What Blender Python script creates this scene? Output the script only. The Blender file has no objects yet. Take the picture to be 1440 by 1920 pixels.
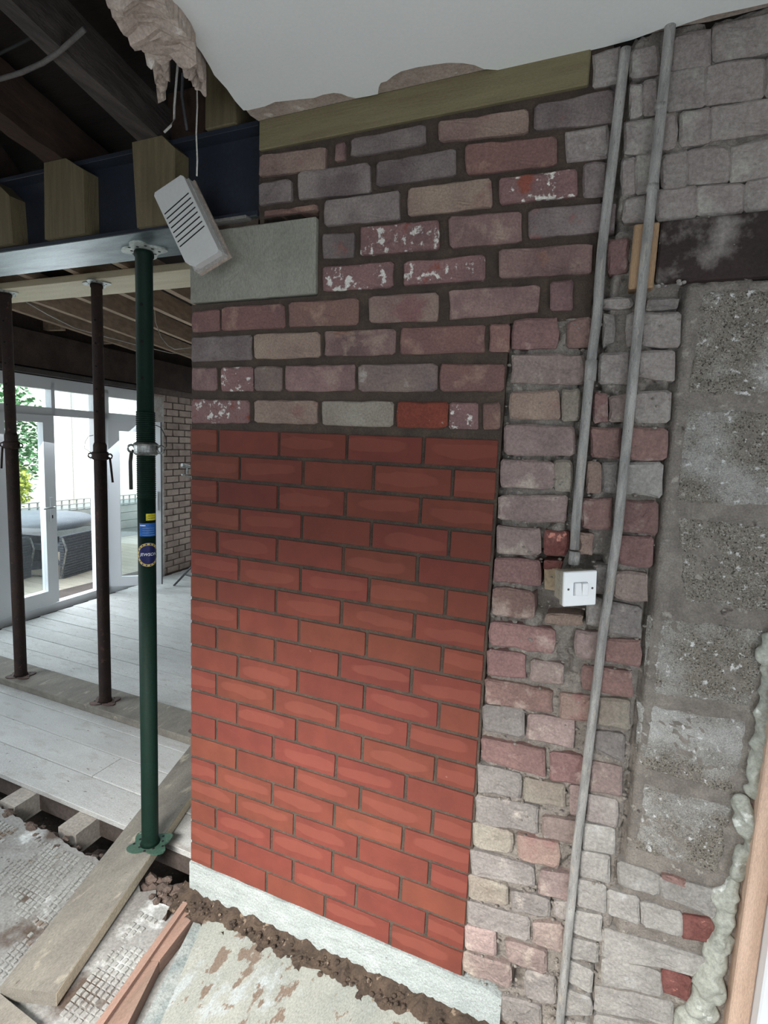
import bpy, bmesh, math, random
import numpy as np
from mathutils import Vector, Matrix, noise as mn
random.seed(7)
SC = bpy.context.scene
COL = SC.collection
R = math.radians

# ------------------------------------------------------------------ camera
CAM = np.array([1.24727195, -1.36319277, 1.67235679])
FPX = 1014.82
RT = np.array([0.91989402, 0.38972975, 0.04365443])
UP = np.array([-0.08818001, 0.0970902, 0.99136158])
FW = np.array([-0.38212468, 0.91579704, -0.12367907])
cd = bpy.data.cameras.new('camera'); cam = bpy.data.objects.new('camera', cd); COL.objects.link(cam)
cd.sensor_fit = 'VERTICAL'; cd.sensor_height = 36; cd.sensor_width = 27
cd.lens = FPX * 36 / 1920; cd.clip_start = .02; cd.clip_end = 100
cam.matrix_world = Matrix(((RT[0], UP[0], -FW[0], CAM[0]), (RT[1], UP[1], -FW[1], CAM[1]), (RT[2], UP[2], -FW[2], CAM[2]), (0, 0, 0, 1)))
SC.camera = cam

# ------------------------------------------------------------------ world, lamps, exposure
SC.view_settings.view_transform = 'Standard'; SC.view_settings.look = 'None'
SC.view_settings.gamma = 1; SC.view_settings.use_curve_mapping = False
SC.view_settings.exposure = 0.0
w = bpy.data.worlds.new('sky'); SC.world = w; w.use_nodes = True
bg = w.node_tree.nodes['Background']; bg.inputs[0].default_value = (.84, .93, 1, 1); bg.inputs[1].default_value = 3.0
def area(name, loc, target, sx, sy, power, col):
    l = bpy.data.lights.new(name, 'AREA'); l.shape = 'RECTANGLE'; l.size = sx; l.size_y = sy
    l.energy = power; l.color = col
    o = bpy.data.objects.new(name, l); COL.objects.link(o); o.location = loc
    o.rotation_euler = (Vector(target) - Vector(loc)).to_track_quat('-Z', 'Y').to_euler(); return o
# daylight: side door, patio doors; rear and left lamps added in unseen, invented openings
def spread(o, deg): o.data.spread = R(deg)
spread(area('rear_added_daylight', (0.45, -2.04, 1.75), (.45, -.1, -.05), 1.3, .4, 29, (1, .97, .92)), 64)  # added lamp behind the camera, narrowed to brighten the lower wall
area('side_door_daylight', (2.2, -1.25, 1.0), (1.3, 0, .5), 1.1, 1.5, 10, (.9, .96, 1))
spread(area('left_added_daylight', (-3.0, -1.0, 1.9), (-.9, .2, 0), 1.3, .7, 22, (.88, .95, 1)), 110)  # added lamp out of view, brightens the near-left floor
area('patio_daylight', (-3.75, 2.1, 1.15), (-2.2, 2.1, .0), 1.5, 1.6, 40, (.86, .94, 1))
sun = bpy.data.lights.new('sun', 'SUN'); sun.energy = 4.5; sun.angle = R(3); sun.color = (1, .97, .9)
so = bpy.data.objects.new('sun', sun); COL.objects.link(so); so.rotation_euler = (R(-6), R(42), 0)

# ------------------------------------------------------------------ helpers
def ray(px, py): return (px - 720) / FPX * RT - (py - 960) / FPX * UP + FW
def at(px, py, **k):
    a, v = list(k.items())[0]; i = 'xyz'.index(a); d = ray(px, py); return CAM + d * (v - CAM[i]) / d[i]
def nz(x, y, z, s=1.): return mn.noise(Vector((x * s, y * s, z * s)))

MATS = {}
def M(name, c1, c2=None, scale=8, rough=.8, bump=.3, bscale=60, rnd=.12, spots=(), metal=0, stretch=(1, 1, 1), detail=6, spec=.3, contrast=(.35, .65), hue=0.0, grain=.22):
    """noise-mixed procedural surface; spots = (colour, scale, threshold, softness)"""
    if name in MATS: return MATS[name]
    m = bpy.data.materials.new(name); m.use_nodes = True; nt = m.node_tree; N = nt.nodes; L = nt.links
    b = N['Principled BSDF']; b.inputs['Roughness'].default_value = rough; b.inputs['Metallic'].default_value = metal
    b.inputs['Specular IOR Level'].default_value = spec
    tc = N.new('ShaderNodeTexCoord'); oi = N.new('ShaderNodeObjectInfo')
    va = N.new('ShaderNodeVectorMath'); va.operation = 'MULTIPLY_ADD'
    mu = N.new('ShaderNodeMath'); mu.operation = 'MULTIPLY'; mu.inputs[1].default_value = 37; L.new(oi.outputs['Random'], mu.inputs[0])
    va.inputs[1].default_value = stretch; L.new(tc.outputs['Object'], va.inputs[0]); L.new(mu.outputs[0], va.inputs[2])
    def noise(sc, det=detail, ro=.6):
        n = N.new('ShaderNodeTexNoise'); n.inputs['Scale'].default_value = sc; n.inputs['Detail'].default_value = det
        n.inputs['Roughness'].default_value = ro; L.new(va.outputs[0], n.inputs['Vector']); return n.outputs['Fac']
    def ramp(f, a, bb):
        r = N.new('ShaderNodeMapRange'); r.inputs[1].default_value = a; r.inputs[2].default_value = bb; L.new(f, r.inputs[0]); return r.outputs[0]
    def mix(f, a, bcol):
        x = N.new('ShaderNodeMix'); x.data_type = 'RGBA'; L.new(f, x.inputs[0])
        if isinstance(a, tuple): x.inputs[6].default_value = (*a, 1)
        else: L.new(a, x.inputs[6])
        x.inputs[7].default_value = (*bcol, 1); return x.outputs[2]
    c2 = c2 or tuple(v * .7 for v in c1)
    col = mix(ramp(noise(scale), *contrast), c1, c2)
    for (sc_, s, th, soft) in spots: col = mix(ramp(noise(s), th, th + soft), col, sc_)
    if rnd:
        h = N.new('ShaderNodeHueSaturation'); r = ramp(oi.outputs['Random'], 0, 1)
        mm = N.new('ShaderNodeMapRange'); mm.inputs[3].default_value = 1 - rnd; mm.inputs[4].default_value = 1 + rnd
        L.new(oi.outputs['Random'], mm.inputs[0]); L.new(mm.outputs[0], h.inputs['Value'])
        if hue:
            hh = N.new('ShaderNodeMapRange'); hh.inputs[3].default_value = .5 - hue; hh.inputs[4].default_value = .5 + hue
            m7 = N.new('ShaderNodeMath'); m7.operation = 'FRACT'; m6 = N.new('ShaderNodeMath'); m6.operation = 'MULTIPLY'; m6.inputs[1].default_value = 7.3
            L.new(oi.outputs['Random'], m6.inputs[0]); L.new(m6.outputs[0], m7.inputs[0]); L.new(m7.outputs[0], hh.inputs[0]); L.new(hh.outputs[0], h.inputs['Hue'])
        L.new(col, h.inputs['Color']); col = h.outputs['Color']
    if grain:
        gx = N.new('ShaderNodeMix'); gx.data_type = 'RGBA'; gx.blend_type = 'MULTIPLY'; gx.inputs[0].default_value = 1
        gr = N.new('ShaderNodeMapRange'); gr.inputs[1].default_value = .35; gr.inputs[2].default_value = .65; gr.inputs[3].default_value = 1 - grain; gr.inputs[4].default_value = 1 + grain
        L.new(noise(bscale * 2.2, 4, .75), gr.inputs[0]); L.new(col, gx.inputs[6]); L.new(gr.outputs[0], gx.inputs[7]); col = gx.outputs[2]
    L.new(col, b.inputs['Base Color'])
    if bump:
        bp = N.new('ShaderNodeBump'); bp.inputs['Strength'].default_value = bump; bp.inputs['Distance'].default_value = .006
        ba = N.new('ShaderNodeMath'); ba.operation = 'MULTIPLY_ADD'; ba.inputs[1].default_value = 1.6; L.new(noise(bscale * .3, 3, .6), ba.inputs[0]); L.new(noise(bscale, 5, .7), ba.inputs[2])
        L.new(ba.outputs[0], bp.inputs['Height']); L.new(bp.outputs[0], b.inputs['Normal'])
    MATS[name] = m; m['out'] = 1
    return m

WL = {}                                  # world location of every object made
def link(name, me, mat, loc, parent=None, label=None, cat=None, group=None, kind=None):
    o = bpy.data.objects.new(name, me); COL.objects.link(o)
    if mat and not me.materials: me.materials.append(mat)
    loc = Vector(loc); WL[o.name] = loc
    if parent is not None:
        o.parent = parent; o.location = loc - WL[parent.name]
    else: o.location = loc
    for k, v in (('label', label), ('category', cat), ('group', group), ('kind', kind)):
        if v: o[k] = v
    return o
def empty(name, loc, label, cat, group=None):
    return link(name, None, None, loc, None, label, cat, group) if False else _empty(name, loc, label, cat, group)
def _empty(name, loc, label, cat, group):
    o = bpy.data.objects.new(name, None); COL.objects.link(o); o.location = loc; WL[o.name] = Vector(loc)
    o.empty_display_size = .05; o['label'] = label; o['category'] = cat
    if group: o['group'] = group
    return o
def obj(name, vf, mat, parent=None, smooth=False, base=False, **kw):
    v, f = vf; v = np.array(v, float)
    c = (v.min(0) + v.max(0)) / 2
    if base: c[2] = v[:, 2].min()
    me = bpy.data.meshes.new(name); me.from_pydata((v - c).tolist(), [], [list(x) for x in f])
    bm = bmesh.new(); bm.from_mesh(me); bmesh.ops.recalc_face_normals(bm, faces=bm.faces); bm.to_mesh(me); bm.free()
    if smooth:
        for p in me.polygons: p.use_smooth = True
    return link(name, me, mat, c, parent, **kw)
def join(*parts):
    V = []; F = []
    for v, f in parts:
        n = len(V); V += [tuple(x) for x in v]; F += [[i + n for i in q] for q in f]
    return V, F
CUBE = [(0, 1, 3, 2), (4, 6, 7, 5), (0, 4, 5, 1), (2, 3, 7, 6), (0, 2, 6, 4), (1, 5, 7, 3)]
def box(x0, x1, y0, y1, z0, z1):
    return [(x, y, z) for x in (x0, x1) for y in (y0, y1) for z in (z0, z1)], CUBE
def bbox(x0, x1, y0, y1, z0, z1, b=.003):
    """box with chamfered edges"""
    bm = bmesh.new(); v, f = box(x0, x1, y0, y1, z0, z1); vs = [bm.verts.new(p) for p in v]
    for q in f: bm.faces.new([vs[i] for i in q])
    bmesh.ops.recalc_face_normals(bm, faces=bm.faces)
    bmesh.ops.bevel(bm, geom=list(bm.edges), offset=b, segments=1, affect='EDGES')
    bm.verts.index_update(); r = ([tuple(x.co) for x in bm.verts], [[x.index for x in fc.verts] for fc in bm.faces]); bm.free(); return r
def hexa(b, t):
    """8-corner solid: 4 bottom corners then 4 top corners, both in the same turn"""
    return list(map(tuple, b)) + list(map(tuple, t)), [(0, 1, 2, 3), (4, 5, 6, 7), (0, 1, 5, 4), (1, 2, 6, 5), (2, 3, 7, 6), (3, 0, 4, 7)]
def prism(poly, axis, a0, a1):
    """polygon in the two other axes extruded along axis"""
    def P(u, v, a): return (u, a, v) if axis == 'y' else (u, v, a) if axis == 'z' else (a, u, v)
    n = len(poly); V = [P(u, v, a0) for u, v in poly] + [P(u, v, a1) for u, v in poly]
    return V, [list(range(n)), list(range(n, 2 * n))] + [(i, (i + 1) % n, n + (i + 1) % n, n + i) for i in range(n)]
def tube(pts, r, n=10, caps=True):
    pts = [Vector(p) for p in pts]; V = []; F = []; rr = r if isinstance(r, (list, tuple)) else [r] * len(pts)
    up = Vector((.13, .21, .97))
    for i, p in enumerate(pts):
        t = (pts[min(i + 1, len(pts) - 1)] - pts[max(i - 1, 0)]).normalized()
        a = t.cross(up if abs(t.dot(up)) < .95 else Vector((1, 0, 0))).normalized(); b = t.cross(a)
        V += [tuple(p + (a * math.cos(2 * math.pi * k / n) + b * math.sin(2 * math.pi * k / n)) * rr[i]) for k in range(n)]
    for i in range(len(pts) - 1):
        F += [(i * n + k, i * n + (k + 1) % n, (i + 1) * n + (k + 1) % n, (i + 1) * n + k) for k in range(n)]
    if caps: F += [list(range(n)), list(range((len(pts) - 1) * n, len(pts) * n))]
    return V, F
def vtube(x, y, prof, n=24):
    """lathe about a vertical axis: prof = [(r, z)...]"""
    return tube([(x, y, z) for r, z in prof], [r for r, z in prof], n)
def lathe(x, y, prof, n=24):
    V = []; F = []
    for r, z in prof: V += [(x + r * math.cos(2 * math.pi * k / n), y + r * math.sin(2 * math.pi * k / n), z) for k in range(n)]
    for i in range(len(prof) - 1): F += [(i * n + k, i * n + (k + 1) % n, (i + 1) * n + (k + 1) % n, (i + 1) * n + k) for k in range(n)]
    F += [list(range(n)), list(range((len(prof) - 1) * n, len(prof) * n))]
    return V, F
def sheet(x0, x1, z0, z1, st, fn, plane='xz', keep=None):
    nx = max(2, int((x1 - x0) / st) + 1); nzz = max(2, int((z1 - z0) / st) + 1); V = []; F = []
    for j in range(nzz):
        for i in range(nx):
            x = x0 + (x1 - x0) * i / (nx - 1); z = z0 + (z1 - z0) * j / (nzz - 1)
            V.append((x, fn(x, z), z) if plane == 'xz' else (x, z, fn(x, z)))
    for j in range(nzz - 1):
        for i in range(nx - 1):
            a = j * nx + i
            if keep is None or keep(V[a][0], V[a][2] if plane == 'xz' else V[a][1]): F.append((a, a + 1, a + nx + 1, a + nx))
    return V, F
def rough_brick(c, y0=-.004, y1=.095, jit=.0025, rnd=.010, bev=.004, seg=3, dome=.001, grow=0.):
    """c = 4 corners (x, z) tl, tr, br, bl -> a worn brick: ragged rounded outline, chamfered arris, slightly uneven face"""
    c = [Vector((p[0], 0, p[1])) for p in c]; out = []
    s = random.random() * 50
    for i in range(4):
        a, b = c[i], c[(i + 1) % 4]; L = (b - a).length; n = max(2, int(L / .028)); r = min(rnd * random.uniform(.3, 1.6), L * .10)
        for k in range(n + 1):
            t = (r + (L - 2 * r) * k / n) / L; out.append(a.lerp(b, t))
    cen = sum(c, Vector()) / 4; n = len(out); V = []
    for i, p in enumerate(out):
        d = (p - cen).normalized(); j = random.uniform(-jit, jit * .6) + jit * 1.2 * nz(p.x + s, 0, p.z, 25)
        out[i] = p + d * (j + grow)
    for p in out: V.append((p.x, y1, p.z))
    for p in out: V.append((p.x, y0 + bev, p.z))
    rings = 1 if dome < .0005 else 4
    for k in range(rings):
        for p in out:
            q = p + (cen - p).normalized() * bev * 1.3; q = q.lerp(cen, k / rings * .97)
            V.append((q.x, y0 + (random.uniform(-dome, dome) if rings == 1 else dome * 2.2 * nz(q.x + s, 2, q.z, 38) + dome * 1.3 * nz(q.x, 6 + s, q.z, 95)), q.z))
    V.append((cen.x, y0 + (0 if rings == 1 else dome * 2.2 * nz(cen.x + s, 2, cen.z, 38)), cen.z)); F = [list(range(n))]
    for i in range(n):
        j = (i + 1) % n
        for k in range(rings + 1): F.append((k * n + i, k * n + j, (k + 1) * n + j, (k + 1) * n + i))
        F.append(((rings + 1) * n + i, (rings + 1) * n + j, (rings + 2) * n))
    return V, F

# ------------------------------------------------------------------ materials
def red_brick_mat():
    m = M('new_red_brick', (.150, .038, .025), (.122, .031, .021), 14, .8, .10, 220, .07, hue=.005, grain=.06)
    nt = m.node_tree; N = nt.nodes; L = nt.links; b = N['Principled BSDF']; src = b.inputs['Base Color'].links[0].from_socket
    tc = N.new('ShaderNodeTexCoord'); oi = N.new('ShaderNodeObjectInfo'); sp = N.new('ShaderNodeSeparateXYZ'); L.new(tc.outputs['Object'], sp.inputs[0])
    def m2(op, a, bv):
        x = N.new('ShaderNodeMath'); x.operation = op
        for i, q in enumerate((a, bv)):
            if q is None: continue
            if isinstance(q, (int, float)): x.inputs[i].default_value = q
            else: L.new(q, x.inputs[i])
        return x.outputs[0]
    rnd = oi.outputs['Random']; r2 = m2('FRACT', m2('MULTIPLY', rnd, 13.7), None); r3 = m2('FRACT', m2('MULTIPLY', rnd, 31.1), None)
    nzn = N.new('ShaderNodeTexNoise'); nzn.inputs['Scale'].default_value = 9
    va = N.new('ShaderNodeVectorMath'); va.operation = 'MULTIPLY_ADD'; va.inputs[1].default_value = (1, 1, 2); L.new(tc.outputs['Object'], va.inputs[0])
    L.new(m2('MULTIPLY', rnd, 40), va.inputs[2]); L.new(va.outputs[0], nzn.inputs['Vector'])
    n0 = m2('SUBTRACT', nzn.outputs['Fac'], .5)
    xx = m2('DIVIDE', m2('ADD', sp.outputs['X'], m2('MULTIPLY', m2('SUBTRACT', r2, .5), .05)), .088)
    zz = m2('DIVIDE', m2('ADD', m2('ADD', sp.outputs['Z'], m2('MULTIPLY', n0, .035)), m2('MULTIPLY', m2('SUBTRACT', r3, .5), .016)), .0175)
    d = m2('ADD', m2('POWER', m2('ABSOLUTE', xx, None), 3.), m2('POWER', m2('ABSOLUTE', zz, None), 3.))
    mr = N.new('ShaderNodeMapRange'); mr.inputs[1].default_value = 1.2; mr.inputs[2].default_value = .8; L.new(d, mr.inputs[0])
    on = m2('GREATER_THAN', m2('FRACT', m2('MULTIPLY', rnd, 91.3), None), .27)
    fac = m2('MULTIPLY', m2('MULTIPLY', mr.outputs[0], on), .42)
    x = N.new('ShaderNodeMix'); x.data_type = 'RGBA'; L.new(fac, x.inputs[0]); L.new(src, x.inputs[6]); x.inputs[7].default_value = (.20, .058, .040, 1)
    # chalky scuffs
    n2 = N.new('ShaderNodeTexNoise'); n2.inputs['Scale'].default_value = 26; n2.inputs['Detail'].default_value = 7; n2.inputs['Roughness'].default_value = .7; L.new(va.outputs[0], n2.inputs['Vector'])
    mr2 = N.new('ShaderNodeMapRange'); mr2.inputs[1].default_value = .70; mr2.inputs[2].default_value = .80; mr2.inputs[4].default_value = .6; L.new(n2.outputs['Fac'], mr2.inputs[0])
    y = N.new('ShaderNodeMix'); y.data_type = 'RGBA'; L.new(mr2.outputs[0], y.inputs[0]); L.new(x.outputs[2], y.inputs[6]); y.inputs[7].default_value = (.6, .42, .36, 1)
    L.new(y.outputs[2], b.inputs['Base Color']); return m
RED = red_brick_mat()
MORT = M('brown_mortar', (.085, .062, .048), (.055, .042, .034), 20, .95, .6, 140, 0)
W_ = (.62, .60, .56)
OLD = dict(
    p=M('reclaimed_purple', (.26, .165, .155), (.14, .085, .085), 9, .9, .5, 90, .13, spots=[((.30, .21, .18), 14, .55, .12), ((.20, .07, .055), 7, .62, .1)], hue=.01),
    r=M('reclaimed_red', (.225, .125, .108), (.17, .10, .092), 8, .9, .5, 90, .13, spots=[((.33, .21, .17), 12, .54, .12)], hue=.01),
    g=M('reclaimed_grey', (.24, .205, .19), (.13, .10, .10), 8, .9, .5, 90, .12, spots=[((.23, .10, .085), 9, .64, .08)], hue=.01),
    t=M('reclaimed_tan', (.30, .225, .18), (.22, .15, .13), 8, .9, .5, 90, .12, spots=[((.22, .12, .11), 7, .58, .1)], hue=.01),
    w=M('reclaimed_limewashed', (.23, .13, .125), (.17, .10, .10), 8, .9, .6, 90, .10, spots=[(W_, 38, .56, .05), ((.22, .07, .05), 11, .62, .06)]),
    o=M('reclaimed_orange', (.21, .055, .034), (.15, .04, .028), 12, .9, .5, 90, .05, spots=[(W_, 30, .66, .05)]),
    k=M('reclaimed_burnt', (.13, .10, .10), (.20, .15, .13), 8, .9, .5, 90, .1, spots=[((.42, .15, .07), 9, .66, .05), ((.3, .27, .24), 16, .62, .08)]),
    c=M('pier_cream', (.27, .245, .205), (.22, .185, .155), 10, .95, .7, 70, .10, spots=[((.24, .17, .15), 9, .60, .1)]),
    q=M('pier_mauve', (.275, .21, .192), (.20, .152, .14), 9, .95, .7, 70, .13, spots=[((.40, .34, .29), 11, .55, .12), ((.12, .10, .095), 40, .66, .06)], hue=.012),
    m=M('pier_red', (.235, .142, .13), (.175, .108, .10), 9, .95, .7, 70, .12, spots=[((.36, .27, .24), 12, .58, .1)], hue=.01),
    s=M('pier_slate', (.245, .225, .21), (.175, .155, .148), 9, .95, .7, 70, .12, spots=[((.38, .34, .30), 12, .6, .1)]),
    l=M('grey_skimmed_brick', (.325, .31, .29), (.24, .225, .21), 10, .95, .7, 60, .08, spots=[((.20, .12, .11), 14, .70, .05), ((.36, .35, .34), 18, .6, .1)]),
    u=M('grey_dusty_brick', (.31, .28, .26), (.24, .205, .195), 7, .95, .6, 60, .08, spots=[((.36, .34, .31), 9, .55, .12), ((.20, .09, .08), 22, .74, .03)]),
    x=M('broken_red_brick', (.20, .085, .073), (.13, .045, .04), 25, .9, .7, 60, .05, spots=[((.5, .22, .17), 40, .62, .05)]),
)
GREYM = M('lumpy_grey_mortar', (.285, .255, .225), (.19, .168, .15), 22, .95, 1.0, 110, 0, spots=[((.08, .065, .06), 26, .64, .06), ((.37, .34, .30), 34, .62, .06)])
BLOCK = M('aggregate_block', (.30, .27, .23), (.20, .178, .15), 40, .95, 1.0, 190, .05, spots=[((.40, .375, .33), 260, .54, .08), ((.06, .05, .042), 230, .55, .06), ((.60, .60, .585), 5.5, .47, .26), ((.74, .74, .73), 60, .60, .06)], detail=9, grain=.35)
WOODG = M('green_treated_timber', (.215, .185, .105), (.17, .14, .08), 3, .8, .25, 60, .08, stretch=(1, 8, 12))
WOODV = M('packer_timber', (.17, .135, .075), (.12, .095, .055), 4, .8, .4, 50, .1, stretch=(14, 6, 1))
PINE = M('needle_pine', (.86, .78, .58), (.76, .67, .47), 3, .7, .15, 60, .04, stretch=(1, 9, 9), spots=[((.35, .27, .15), 9, .72, .03)])
DARKW = M('old_dark_joist', (.105, .088, .078), (.05, .042, .038), 5, .85, .8, 40, .1, stretch=(7, 1, 7))
DARKW2 = M('brown_joist_side', (.065, .036, .026), (.04, .025, .018), 5, .85, .5, 40, .1, stretch=(7, 1, 7))
JPINE = M('far_joist_pine', (.50, .37, .26), (.34, .25, .18), 5, .8, .3, 40, .12, stretch=(7, 1, 7))
DIRTB = M('dusty_floorboard', (.54, .545, .53), (.47, .47, .46), 3, .75, .2, 60, .05, stretch=(1, 2.5, 2.5), spots=[((.44, .43, .41), 8, .54, .1), ((.13, .10, .085), 26, .67, .03)], spec=.4)
PLANK = M('dusty_scaffold_plank', (.25, .235, .20), (.18, .165, .145), 5, .85, .4, 50, .06, stretch=(3, 1, 3), spots=[((.42, .38, .30), 6, .6, .1), ((.13, .105, .085), 16, .66, .05)])
PLANKE = M('plank_pale_edge', (.62, .55, .42), (.52, .46, .35), 6, .8, .2, 50, 0)
PLY = M('stained_plywood', (.27, .28, .25), (.215, .23, .21), 5, .8, .35, 60, 0, stretch=(2, 1, 2), spots=[((.30, .33, .33), 6, .58, .08), ((.15, .115, .09), 6.5, .585, .02), ((.17, .135, .105), 26, .645, .03)])
PINK = M('pink_timber', (.31, .195, .15), (.245, .16, .13), 5, .8, .4, 60, .08, stretch=(6, 1, 6), spots=[((.33, .27, .22), 9, .6, .08)])
SOIL = M('damp_soil', (.075, .053, .038), (.042, .030, .023), 25, .95, 1, 90, 0, spots=[((.20, .15, .11), 40, .62, .06)])
RUBBLE = M('rubble_brick_dust', (.17, .125, .105), (.09, .07, .06), 20, .95, 1, 70, .15)
SLAB = M('screed_slab', (.30, .305, .295), (.20, .19, .18), 4, .9, .5, 50, 0, spots=[((.10, .075, .06), 3.6, .54, .10), ((.56, .58, .58), 6, .60, .08), ((.10, .08, .07), 30, .68, .04)])
PAD = M('combed_adhesive', (.34, .35, .335), (.26, .255, .245), 6, .9, .6, 80, 0, spots=[((.20, .16, .13), 9, .62, .06)])
SILL = M('whitened_concrete', (.335, .365, .36), (.27, .30, .295), 12, .9, .7, 90, 0, spots=[((.12, .10, .085), 48, .69, .03), ((.36, .27, .20), 10, .70, .06)])
PADM = M('padstone_concrete', (.27, .265, .225), (.235, .23, .195), 6, .9, .25, 80, 0, spots=[((.06, .055, .05), 60, .74, .02)], stretch=(2, 1, .7))
PLASTER = M('white_ceiling', (.78, .80, .79), (.75, .77, .76), 2, .9, .02, 60, 0, grain=.02, spots=[((.45, .46, .45), 11, .77, .03)])
TANP = M('bare_plaster', (.42, .35, .30), (.33, .265, .23), 10, .95, .5, 60, .05, spots=[((.58, .53, .48), 14, .6, .08)])
STEEL = M('navy_primed_steel', (.022, .028, .042), (.014, .017, .026), 4, .42, .1, 60, 0, spec=.5, spots=[((.06, .065, .07), 14, .70, .04)])
STEELB = M('bare_steel_underside', (.26, .31, .32), (.11, .14, .15), 5, .38, .1, 60, 0, metal=.55, stretch=(1, 4, 1), contrast=(.3, .7))
GREENP = M('green_prop_paint', (.004, .020, .013), (.0035, .015, .010), 7, .62, .1, 60, 0, spec=.2, spots=[((.12, .16, .13), 38, .76, .02)])
GREENB = M('green_prop_base_paint', (.03, .085, .06), (.05, .085, .065), 18, .6, .4, 60, 0, spots=[((.25, .26, .2), 25, .64, .04)])
RUST = M('rusted_prop_steel', (.045, .027, .022), (.03, .021, .019), 14, .8, .5, 80, .1, spots=[((.08, .045, .035), 30, .62, .05)])
RUSTP = M('rusted_plate', (.16, .11, .10), (.10, .07, .065), 14, .8, .5, 80, .1)
ZINC = M('worn_zinc', (.42, .43, .41), (.16, .17, .17), 30, .42, .3, 60, .05, metal=.75)
ZINCP = M('zinc_plate_reflected_pale', (.60, .64, .60), (.42, .46, .43), 20, .5, .3, 60, .05, metal=.3)  # prop head plates: their reflected paleness is put into the base colour
BLACK = M('black_hole', (.01, .01, .01), (.008, .008, .008), 5, .9, 0, 60, 0)
COND = M('dusty_galvanised_conduit', (.42, .41, .39), (.22, .215, .21), 9, .6, .5, 90, .05, stretch=(6, 6, 1), metal=.25, spots=[((.16, .14, .13), 60, .62, .05), ((.40, .36, .31), 16, .58, .08)])
UPVC = M('white_upvc', (.80, .82, .84), (.77, .79, .82), 2, .35, 0, 60, 0, grain=0, spec=.5)
SWP = M('white_switch_plastic', (.86, .88, .90), (.83, .85, .87), 4, .35, 0, 60, 0, grain=0, spec=.5)
CHIME = M('dusty_white_plastic', (.60, .60, .59), (.54, .54, .53), 6, .5, 0, 60, 0, grain=.03)
FOAM = M('cured_foam', (.40, .41, .36), (.31, .32, .28), 14, .6, .3, 60, .03, spec=.4, spots=[((.66, .68, .64), 20, .6, .06)])
LINING = M('raw_pine_lining', (.60, .43, .33), (.52, .36, .27), 4, .7, .1, 60, 0, stretch=(9, 9, 1), spots=[((.30, .17, .10), 7, .76, .03)])
BLACKT = M('tarred_lintel', (.045, .03, .028), (.03, .022, .02), 8, .85, .5, 50, 0, spots=[((.26, .235, .22), 9, .52, .2), ((.6, .58, .55), 34, .66, .04)])
WIREW = M('white_cable', (.62, .60, .56), None, 5, .6, 0, 60, 0)
WIREK = M('black_cable', (.03, .03, .03), None, 5, .6, 0, 60, 0)
FARB = M('far_old_brick', (.52, .42, .36), (.38, .29, .25), 7, .9, .5, 60, .16, spots=[((.45, .38, .33), 10, .6, .1)])
DECK = M('weathered_decking', (.52, .47, .38), (.44, .40, .33), 5, .8, .2, 40, .05, stretch=(1, 5, 5))
RATTAN = M('dark_rattan', (.13, .14, .16), (.08, .09, .10), 40, .7, .5, 60, .05)
COVER = M('grey_furniture_cover', (.34, .37, .40), (.28, .31, .34), 3, .7, .1, 40, 0)
PLANTER = M('grey_sleeper_planter', (.30, .33, .33), (.24, .27, .27), 4, .8, .2, 40, .06)
HOUSE = M('white_render', (.80, .80, .77), (.76, .76, .73), 3, .9, .2, 40, 0)
def leafm(n, a, b): return M(n, a, b, 30, .6, 0, 60, .2)
LEAFG = leafm('green_leaf', (.10, .26, .10), (.16, .36, .16)); LEAFY = leafm('yellow_leaf', (.50, .52, .08), (.33, .45, .08))
def glass_mat():
    m = bpy.data.materials.new('window_glass'); m.use_nodes = True; nt = m.node_tree; nt.nodes.clear()
    o = nt.nodes.new('ShaderNodeOutputMaterial'); mx = nt.nodes.new('ShaderNodeMixShader'); t = nt.nodes.new('ShaderNodeBsdfTransparent'); g = nt.nodes.new('ShaderNodeBsdfGlossy')
    g.inputs['Roughness'].default_value = .02; t.inputs[0].default_value = (.94, .97, .97, 1); mx.inputs[0].default_value = .07
    nt.links.new(t.outputs[0], mx.inputs[1]); nt.links.new(g.outputs[0], mx.inputs[2]); nt.links.new(mx.outputs[0], o.inputs[0]); return m
GLASS = glass_mat()
def flat(name, c, rough=.5): return M(name, c, c, 5, rough, 0, 60, 0)

# ------------------------------------------------------------------ building shell
# door wall of the far room runs at a slight angle: local s along the wall, d outwards (away from the room)
A0 = at(0, 1175, z=0); B0 = at(230, 1102, z=0); TD = (B0 - A0); TD[2] = 0; TD /= np.linalg.norm(TD); ND = np.array([-TD[1], TD[0], 0])
if ND[0] > 0: ND = -ND
def dw(s, d, z): return tuple(A0 + TD * s + ND * d + np.array([0, 0, z]))
def dwbox(s0, s1, d0, d1, z0, z1): return hexa([dw(s0, d0, z0), dw(s1, d0, z0), dw(s1, d1, z0), dw(s0, d1, z0)], [dw(s0, d0, z1), dw(s1, d0, z1), dw(s1, d1, z1), dw(s0, d1, z1)])

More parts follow.
